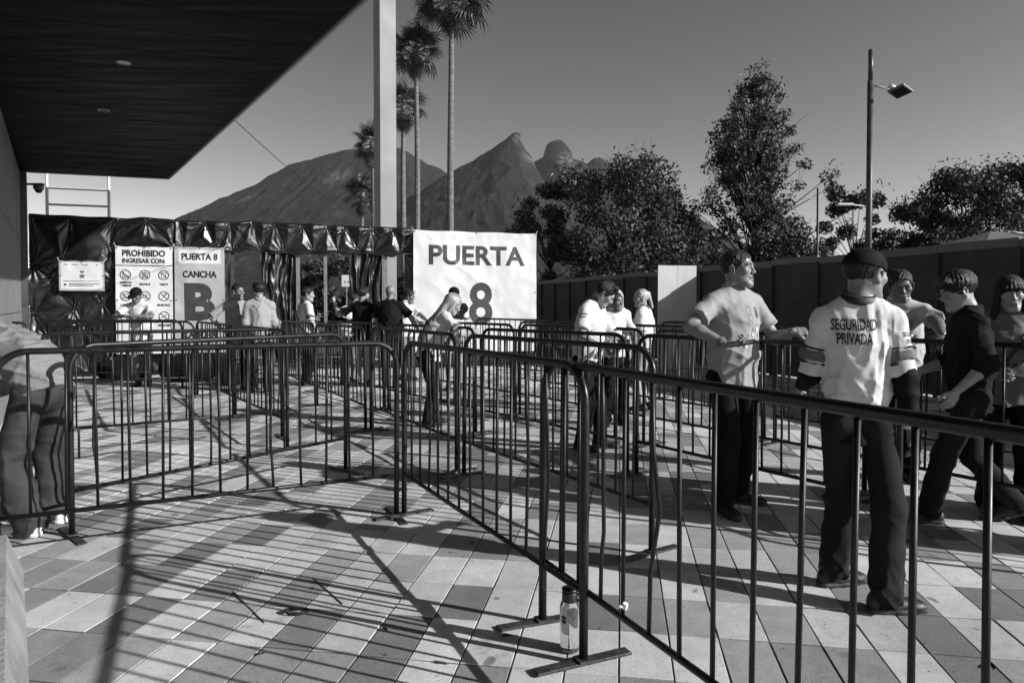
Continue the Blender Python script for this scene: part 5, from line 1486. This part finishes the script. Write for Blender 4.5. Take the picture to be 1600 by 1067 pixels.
def strap_over(pr, ob, side, m, w=.016, front=True, back=True, label=None, low=-.34, bag=True):
    """cross-body strap: a ribbon projected on the garment, from one shoulder to the other hip; a thing of its own"""
    vq = [tuple(p.co) for p in ob.data.vertices]; bv = BVHTree.FromPolygons(vq, [tuple(p.vertices) for p in ob.data.polygons])
    Rl = pr['Rw'].T; fw, sx, up = Rl @ pr['fw'], Rl @ pr['sx'], Rl @ pr['up']; off = np.array([pr['root'].location.x, pr['root'].location.y, 0])
    nbl = Rl @ (np.array(pr['nb']) - off); pts = []
    n = 60
    for k in range(n):
        a = 2 * math.pi * k / n
        # loop in the plane spanned by the diagonal axis and the front axis
        dg = N(sx * side * .62 + up * 1.0); c = nbl - up * .30 - sx * side * .02
        d = fw * math.cos(a) + dg * math.sin(a) * 1.0
        hit = bv.ray_cast(Vector(c + d * .9), Vector(-N(d)), 1.2)
        if hit[0] is None: continue
        pts.append(np.array(hit[0]) + N(d) * .006)
    if len(pts) < 8: return
    pts.append(pts[0]); pts = np.array(pts); 
    ax = N(np.cross(fw, N(sx * side * .62 + up)))
    v = []; f = []
    for i, p in enumerate(pts):
        nn = N(p - (nbl - up * .30))
        v += [tuple(p - ax * w - nn * .003), tuple(p + ax * w - nn * .003), tuple(p + ax * w + nn * .004), tuple(p - ax * w + nn * .004)]
    for i in range(len(pts) - 1):
        for j in range(4): f.append((i * 4 + j, i * 4 + (j + 1) % 4, i * 4 + 4 + (j + 1) % 4, i * 4 + 4 + j))
    me = mesh('bag_strap', v, f, M[m], False)
    o = link('shoulder_strap', me, None, loc=tuple(pr['root'].location), rz=pr['root'].rotation_euler.z)
    put(o, label, 'strap'); return o
# ------------------------------------------------------------------ the people
JER = dict(name='jersey', m='white_jersey', sleeve=.88, flare=.022, inf=.018, boxy=.014, hem=-.02, fold=.009, freq=16, collar=True, collarm='ink',
           stripes=((.58, .76, 'stripe'), (.555, .582, 'ink'), (.758, .785, 'ink')))
def jersey(**kw): d = dict(JER); d.update(kw); return d
def badge(r=.5):
    """ring emblem with a small mark inside: verts, faces, x extent"""
    v = []; f = []
    def ring_(a, b, n=20):
        o = len(v)
        for rr in (a, b):
            for k in range(n): v.append((rr * math.cos(6.2832 * k / n), rr * math.sin(6.2832 * k / n), 0))
        for k in range(n): f.append((o + k, o + n + k, o + n + (k + 1) % n, o + (k + 1) % n))
    ring_(.40, .5); ring_(.10, .26, 10)
    for k in range(7):
        a = .4 + k * .33; o = len(v); c, s = math.cos(a), math.sin(a)
        v.extend([(c * .58 - s * .05, s * .58 + c * .05, 0), (c * .58 + s * .05, s * .58 - c * .05, 0), (c * .68, s * .68, 0)]); f.append((o, o + 1, o + 2))
    return (v, f, -.5, .5)
def _plk():
    v = []; f = []
    def st(x0, x1, n=10):
        o = len(v)
        for k in range(n + 1): v.append((x0, -.5 + k / n, 0)); v.append((x1, -.5 + k / n, 0))
        for k in range(n): f.append((o + 2 * k, o + 2 * k + 1, o + 2 * k + 3, o + 2 * k + 2))
    st(-.5, -.42); st(.42, .5)
    for y in (.32, -.05, -.36):
        o = len(v); v.extend([(.10 * math.cos(k), y + .035 * math.sin(k), 0) for k in range(6)]); f.append(tuple(o + k for k in range(6)))
    return (v, f, -.5, .5)
PLK = _plk()
STRIP = ([(-.5, -.5 + k * .1, 0) for k in range(11)] + [(.5, -.5 + k * .1, 0) for k in range(11)], [(k, 11 + k, 12 + k, k + 1) for k in range(10)], -.5, .5)
PL_SHORT = (PLK, 'front', 0, .055, .10, .034, 'stripe')
PL_LONG = (PLK, 'front', 0, -.06, .30, .036, 'stripe')
def hexes(n, seed):
    r = random.Random(seed); v = []; f = []
    for k in range(n):
        for _ in range(30):
            i, j = r.randint(0, 5), r.randint(0, 4)
            if i + j > 2: break
        cx, cy = i * .18 - .5 + (j % 2) * .09, .45 - j * .16; o = len(v)
        for q in range(6): v.append((cx + .07 * math.sin(q * 1.0472), cy + .07 * math.cos(q * 1.0472), 0))
        f.append(tuple(o + 5 - q for q in range(6)))
    return (v, f, -.5, .5)

# man in the grey polo, phone in one hand, fist on the barrier
polo = person('man in a pale polo shirt holding a phone, left fist resting on a barrier', 1.53, 4.72, -62, H=1.78, gi=1.12, res=.0105, head=(22, -2, 0), open_mouth=True,
  R=dict(w=(1.36, 4.34, 1.16), pole=(1.0, -.35, -.3), wdir=(.95, -.25, .05), wback=(-.2, .3, -.95)), L=dict(w=(1.86, 4.52, 1.235), pole=(-.6, -.1, -1), wdir=(1, -.12, .02), wback=(-.15, -.55, .8)),
  RF=(.13, .05, -14, 0), LF=(-.16, -.10, 30, 0), hands=('hold', 'fist'),
  tops=[dict(name='polo_shirt', m='light_polo', sleeve=.70, flare=.020, inf=.016, boxy=.016, hem=-.10, fold=.008, freq=17, collar=True,
             text=[PL_SHORT, (badge(), 'front', .085, .06, .05, .05, 'ink_soft'), (hexes(13, 4), 'front', .045, -.12, .16, .18, 'vinyl2')])],
  legs=dict(m='black_trousers', wide=.014, belt=True), hair='crop')
wrist_band(polo, 0, 'stripe', .82, .92, .036, 'wristband')
ph = empty('phone', (1.475, 4.30, 1.172), RAD(10), label='dark phone held in the right hand of the man in the polo', cat='phone')
mb = MB(); mb.box((-.078, -.037, -.004), (.078, .037, .004), bev=.003); o = mb.obj('body', M['phone'], ph); o.rotation_euler = (RAD(14), RAD(-8), 0)
mb = MB(); mb.box((-.072, -.033, .0043), (.072, .033, .0048)); o = mb.obj('screen', M['glossy_black'], ph); o.rotation_euler = (RAD(14), RAD(-8), 0)

# guard with the cap, back to the camera
gd = person('security guard in a dark cap seen from behind, white jersey lettered on the back', 1.655, 3.27, 76, H=1.67, gi=.80, res=.0095, head=(-54, 6, 0), twist=0,
  R=dict(w=(1.865, 3.17, .80), pole=(.1, -1, 0), wdir=(.25, .05, -1), wback=(.85, -.5, .1)), L=dict(w=(1.52, 3.58, .98), pole=(-.2, -.6, -1)),
  RF=(.10, -.14, -74, 0), LF=(-.07, .13, -62, 0), hands=('relaxed', 'relaxed'),
  tops=[dict(name='jacket', nocollar=True, m='black_cloth', sleeve=1.86, flare=.008, inf=.008, boxy=.002, hem=-.13, fold=.006, freq=18),
        jersey(hem=.055, inf=.020, boxy=.010, sleeve=1.0, flare=.009, fold=.008, stripes=((.55, .76, 'stripe'), (.50, .56, 'ink'), (.75, .81, 'ink')), text=[('SEGURIDAD', 'back', -.035, .072, .052, .195, 'ink'), ('PRIVADA', 'back', -.035, .006, .052, .150, 'ink'), ('SEGURIDAD', 'right_sleeve', 0, .018, .021, .085, 'ink', -30), ('PRIVADA', 'right_sleeve', 0, -.016, .021, .065, 'ink', -30)])],
  legs=dict(m='dark_denim', wide=.012), hair='crop', capm='black_cloth')
wrist_band(gd, 0, 'vinyl2', .90, .97, .036)

# man in the crested shirt leaning on a barrier
m18 = person('stocky man in a light crested polo leaning forearms on a barrier', 3.14, 5.55, -118, H=1.70, gi=1.10, res=.011, lean=10, head=(10, 4, 0), skin='skin_dark',
  R=dict(w=(2.86, 4.98, 1.19), pole=(1, 0, -.5), wdir=(.6, -.7, -.3), wback=(-.3, -.3, .9)), L=dict(w=(3.06, 4.80, 1.16), pole=(-1, .1, .1), wdir=(-.6, -.3, -.75), wback=(-.2, -.9, .5)),
  hands=('relaxed', 'relaxed'), hair='crop',
  tops=[dict(name='polo_shirt', m='pale_polo', sleeve=.74, flare=.022, inf=.015, boxy=.012, hem=-.09, fold=.009, freq=18, collar=True, text=[PL_SHORT, (badge(), 'front', .075, .04, .045, .045, 'stripe')])],
  legs=dict(m='black_trousers', wide=.01))

# young man with glasses striding to the left
boy = person('young man with glasses in a dark sweater striding left past the guard', 2.97, 4.42, 160, H=1.66, gi=.95, res=.0105, lean=1, head=(14, 16, 0), skin='skin_pale', glasses='thin',
  R=dict(w=(2.75, 4.66, .95), pole=(.3, -1, -.2)), L=dict(w=(2.75, 4.22, .87), pole=(-.2, -1, .0), wdir=(-.5, -.1, -.8), wback=(.3, -.9, .1)),
  RF=(.09, -.28, 4, .05), LF=(-.10, .24, 6, 0), hip=(0, 0, -.03), hair='mop',
  tops=[dict(name='sweater', m='black_sweater', sleeve=1.35, flare=.012, inf=.014, boxy=.022, hem=-.13, fold=.012, freq=20)],
  legs=dict(m='dark_denim', wide=.012))
# woman with the fringe
wom = person('woman with a dark fringe and printed tee at the right edge', 3.36, 4.62, -118, H=1.60, gi=.98, fem=True, res=.0105, head=(6, 6, 3), skin='skin_pale',
  R=dict(w=(3.13, 4.42, .98), pole=(1, -.4, -.2)), L=dict(w=(3.36, 4.24, .94), pole=(-1, -.5, -.2), wdir=(-.9, .1, -.1)), hair='fringe',
  RF=(.10, .0, -6, 0), LF=(-.10, .14, 10, 0),
  tops=[dict(name='t_shirt', m='print_tee', sleeve=.78, flare=.025, inf=.014, boxy=.020, hem=-.10, fold=.009, freq=18, collar=True, text=[(hexes(11, 9), 'front', -.03, -.12, .12, .22, 'ink_soft')])],
  legs=dict(m='black_trousers', wide=.016))
strap_over(wom, wom['gobs']['t_shirt'], -1, 'ink', .012, label='dark cross-body strap over the printed tee of the woman with the fringe')

# guard looking down at his phone
g12 = person('guard with swept dark hair looking down at his phone behind the barriers', .74, 6.72, -28, H=1.70, gi=1.08, res=.0125, lean=6, head=(14, 34, 0), skin='skin_pale',
  R=dict(w=(.88, 6.42, 1.03), pole=(1, -.6, -.2), wdir=(.9, -.2, .1), wback=(-.2, -.7, -.6)), L=dict(w=(1.03, 6.56, 1.04), pole=(-1, -.4, -.2), wdir=(.7, -.5, .1), wback=(.3, .6, -.6)),
  RF=(.09, -.02, -10, 0), LF=(-.11, .10, 12, 0), hands=('hold', 'hold'), hair='short',
  tops=[jersey(text=[('SEGURIDAD', 'right_sleeve', 0, .018, .022, .085, 'ink', 10), ('PRIVADA', 'right_sleeve', 0, -.020, .022, .065, 'ink', 10)], stripes=((.80, .83, 'ink'),))], legs=dict(m='black_trousers', wide=.012))
ph = empty('phone', (1.04, 6.44, 1.07), RAD(-25), label='phone held by the guard who looks down', cat='phone')
mb = MB(); mb.box((-.07, -.035, -.004), (.07, .035, .004), bev=.003); mb.obj('body', M['phone'], ph).rotation_euler = (RAD(30), 0, 0)
# woman guard facing the camera, tied hair, and two people behind her
w13 = person('round faced woman guard with knotted hair and open collar behind the barriers', 1.20, 8.1, -74, H=1.57, gi=1.18, fem=True, res=.0135, head=(24, 2, 0), skin='skin_dark', hair='topknot',
  R=dict(w=(1.08, 7.72, .92), pole=(1, -.5, 0)), L=dict(w=(1.42, 7.80, .92), pole=(-1, -.5, 0)), tops=[jersey(stripes=((.80, .84, 'ink'),), collarm='white_jersey')], legs=dict(m='black_trousers', wide=.012))
person('person with loose pale curly hair standing right behind the round faced guard', 1.36, 8.95, -95, H=1.62, fem=True, res=.015, hair='long', hairm='hair_light', head=(-10, 0, 0), tops=[jersey(stripes=())], legs=dict())
person('woman with fair hair turned aside, at the right of the knotted hair guard', 1.78, 9.2, 150, H=1.63, fem=True, res=.015, hair='pony', hairm='hair_light', head=(40, 6, 0), skin='skin_pale', R=dict(w=(1.70, 9.30, 1.05), pole=(1, -.6, 0)), tops=[jersey(stripes=())], legs=dict())
# fair haired guard bending over the barrier
bl = person('fair long haired guard bending right over a barrier, jersey lettered on the back', -1.0, 8.05, 28, H=1.62, gi=1.12, fem=True, res=.012, lean=22, side=8, head=(-10, 8, 0), skin='skin_pale', hair='long', hairm='hair_light',
  R=dict(w=(-.48, 8.02, 1.10), pole=(1, -.2, -.6), wdir=(.8, .3, .1)), L=dict(w=(-.60, 8.42, 1.10), pole=(-.6, .2, -1)), RF=(.12, -.04, -6, 0), LF=(-.08, .12, 6, 0),
  tops=[jersey(sleeve=.95, flare=.038, hem=-.06, text=[('SEGURIDAD', 'back', -.02, .05, .06, .24, 'ink'), ('PRIVADA', 'back', -.02, -.03, .06, .19, 'ink')])], legs=dict(m='dark_denim', wide=.012))
strap_over(bl, bl['gobs']['jersey'], -1, 'ink', .014, label='black shoulder strap across the jersey of the fair haired guard')
# masked guard
person('guard in dark cap, face mask and black scarf before the white banner', -.98, 11.5, -84, H=1.72, res=.015, head=(4, 6, 0), capm='black_cloth', mask='ink', hair='crop',
  tops=[jersey(), dict(name='scarf', nocollar=True, m='black_cloth', sleeve=.02, flare=.0, inf=.030, boxy=.006, hem=.285, fold=.012, freq=22, text=[(STRIP, 'front', -.045, -.10, .42, .05, 'ink'), (STRIP, 'front', .045, -.10, .42, .05, 'ink')])], legs=dict())
# group in the gateway
person('big bald man in a black tee seen from behind in the gateway', -2.10, 11.75, 84, H=1.76, gi=1.36, res=.0145, hair=None, head=(-12, 2, 0), R=dict(w=(-1.62, 11.95, .98), pole=(1, -.5, 0)), tops=[dict(name='t_shirt', m='black_cloth', sleeve=.75, flare=.024, inf=.016, boxy=.014, hem=-.10, fold=.008)], legs=dict(m='dark_denim'))
person('dark haired person in a black tee stretching the left arm out in the gateway', -2.62, 11.95, 84, H=1.73, res=.0145, head=(-24, 0, 0), skin='skin_pale', L=dict(w=(-3.14, 12.12, 1.45), pole=(-.2, -.3, -1)), R=dict(w=(-2.4, 12.25, 1.05), pole=(1, -.5, 0)), tops=[dict(name='t_shirt', m='black_cloth', sleeve=.72, flare=.022, inf=.015, boxy=.014, hem=-.10, fold=.009)], legs=dict())
person('woman guard leaning forward with arms out at the gate', -3.02, 12.5, -48, H=1.68, gi=1.12, fem=True, res=.0145, lean=16, head=(18, 4, 6), skin='skin_dark', hair='bun', R=dict(w=(-2.86, 12.05, 1.15), pole=(1, 0, -.5)), L=dict(w=(-2.55, 12.3, 1.12), pole=(-.5, 0, -1)),
  tops=[dict(name='undershirt', nocollar=True, m='black_cloth', sleeve=1.8, flare=.008, inf=.008, boxy=.0, hem=.0, fold=.006), jersey(inf=.024, sleeve=.7)], legs=dict())
person('man with cropped hair half hidden behind the bald man', -2.02, 13.0, -30, H=1.72, res=.0155, head=(22, 14, 0), skin='skin_dark', hair='crop', R=dict(w=(-1.7, 12.6, 1.1), pole=(1, -.4, -.3)), L=dict(w=(-1.55, 12.8, 1.1), pole=(-1, -.4, -.3)), tops=[dict(name='shirt', m='white_shirt', sleeve=.8, flare=.02, inf=.015, hem=-.08, collar=True)], legs=dict())
g5 = person('guard with a chest strap looking right, beside the left gate post', -3.66, 12.1, 38, H=1.74, res=.014, head=(-30, 4, 0), skin='skin_pale', R=dict(w=(-3.42, 12.06, .92), pole=(.8, -1, 0)), tops=[jersey(stripes=((.58, .74, 'stripe'), (.55, .585, 'ink'), (.735, .77, 'ink')))], legs=dict(m='dark_denim'))
strap_over(g5, g5['gobs']['jersey'], -1, 'ink', .016, label='black strap across the jersey of the guard by the left gate post')
person('man in glasses and buttoned shirt with a hand on his hip before banner B', -4.62, 11.45, -52, H=1.77, res=.014, head=(24, 2, 0), glasses='dark', hair='crop', R=dict(w=(-4.79, 11.25, 1.03), pole=(1.3, -.5, .1), wdir=(.6, .3, -.5)), 
  tops=[dict(name='shirt', m='grey_shirt', sleeve=.95, flare=.020, inf=.014, boxy=.014, hem=-.09, fold=.014, freq=24, collar=True, text=[PL_LONG])], legs=dict(m='dark_denim'))
person('man in a plain light shirt turned away, talking with the man in glasses', -4.10, 11.1, 112, H=1.78, gi=1.08, res=.014, head=(28, 4, 0), hair='short',
  tops=[dict(name='shirt', m='light_polo', sleeve=1.1, flare=.022, inf=.016, boxy=.018, hem=-.10, fold=.010, freq=16, collar=True)], legs=dict(m='dark_denim'))
person('man in black cap and white polo resting his arms on a barrier', -6.52, 12.05, -86, H=1.76, gi=1.05, res=.014, lean=14, head=(0, 10, 0), skin='skin_dark', hair='crop', capm='black_cloth', R=dict(w=(-6.60, 11.62, 1.24), pole=(1, -.2, -.3), wdir=(.8, -.2, 0), wback=(0, -.2, 1)), L=dict(w=(-6.43, 11.60, 1.24), pole=(-1, -.2, -.3), wdir=(-.8, -.2, 0), wback=(0, -.2, 1)),
  hands=('grip', 'grip'), tops=[dict(name='polo_shirt', m='white_shirt', sleeve=.72, flare=.022, inf=.015, boxy=.014, hem=-.10, fold=.009, collar=True, text=[PL_SHORT])], legs=dict())
# unseen people added just past the right edge to cast shadows across the paving
for (x, y, fc, h, lb) in ((3.62, 3.72, 175, 1.72, 'unseen person in dark clothes, added nearest outside the right edge to cast shadow'), (4.45, 3.42, 150, 1.76, 'second unseen person in dark clothes, added outside the right edge to cast shadow'), (4.75, 4.15, 200, 1.70, 'unseen person in dark clothes, added behind the woman with the fringe to cast shadow')):
    person(lb, x, y, fc, H=h, res=.018, gi=1.1, tops=[dict(name='t_shirt', m='black_cloth', sleeve=.75, flare=.02, inf=.016, boxy=.02, hem=-.1)], legs=dict(m='black_trousers', wide=.02))
# man bending over at the left edge
person('man in a grey tee and jeans bending over beside the low wall', -3.00, 4.30, 160, H=1.74, gi=1.0, res=.0105, lean=52, hip=(0, -.06, -.02), head=(0, 24, 0), R=dict(w=(-3.36, 4.62, .86), pole=(.5, -.8, 0)), L=dict(w=(-3.22, 4.02, .90), pole=(.3, -.6, -1)),
  RF=(.13, .02, -12, 0), LF=(-.13, -.08, 12, 0), tops=[dict(name='t_shirt', m='tee_grey', sleeve=.80, flare=.022, inf=.016, boxy=.020, hem=-.06, fold=.016, freq=13, drag=(.2, 1, .2))], legs=dict(m='denim', wide=.030, fold=.015), shoe='white_shoe', hair='short')
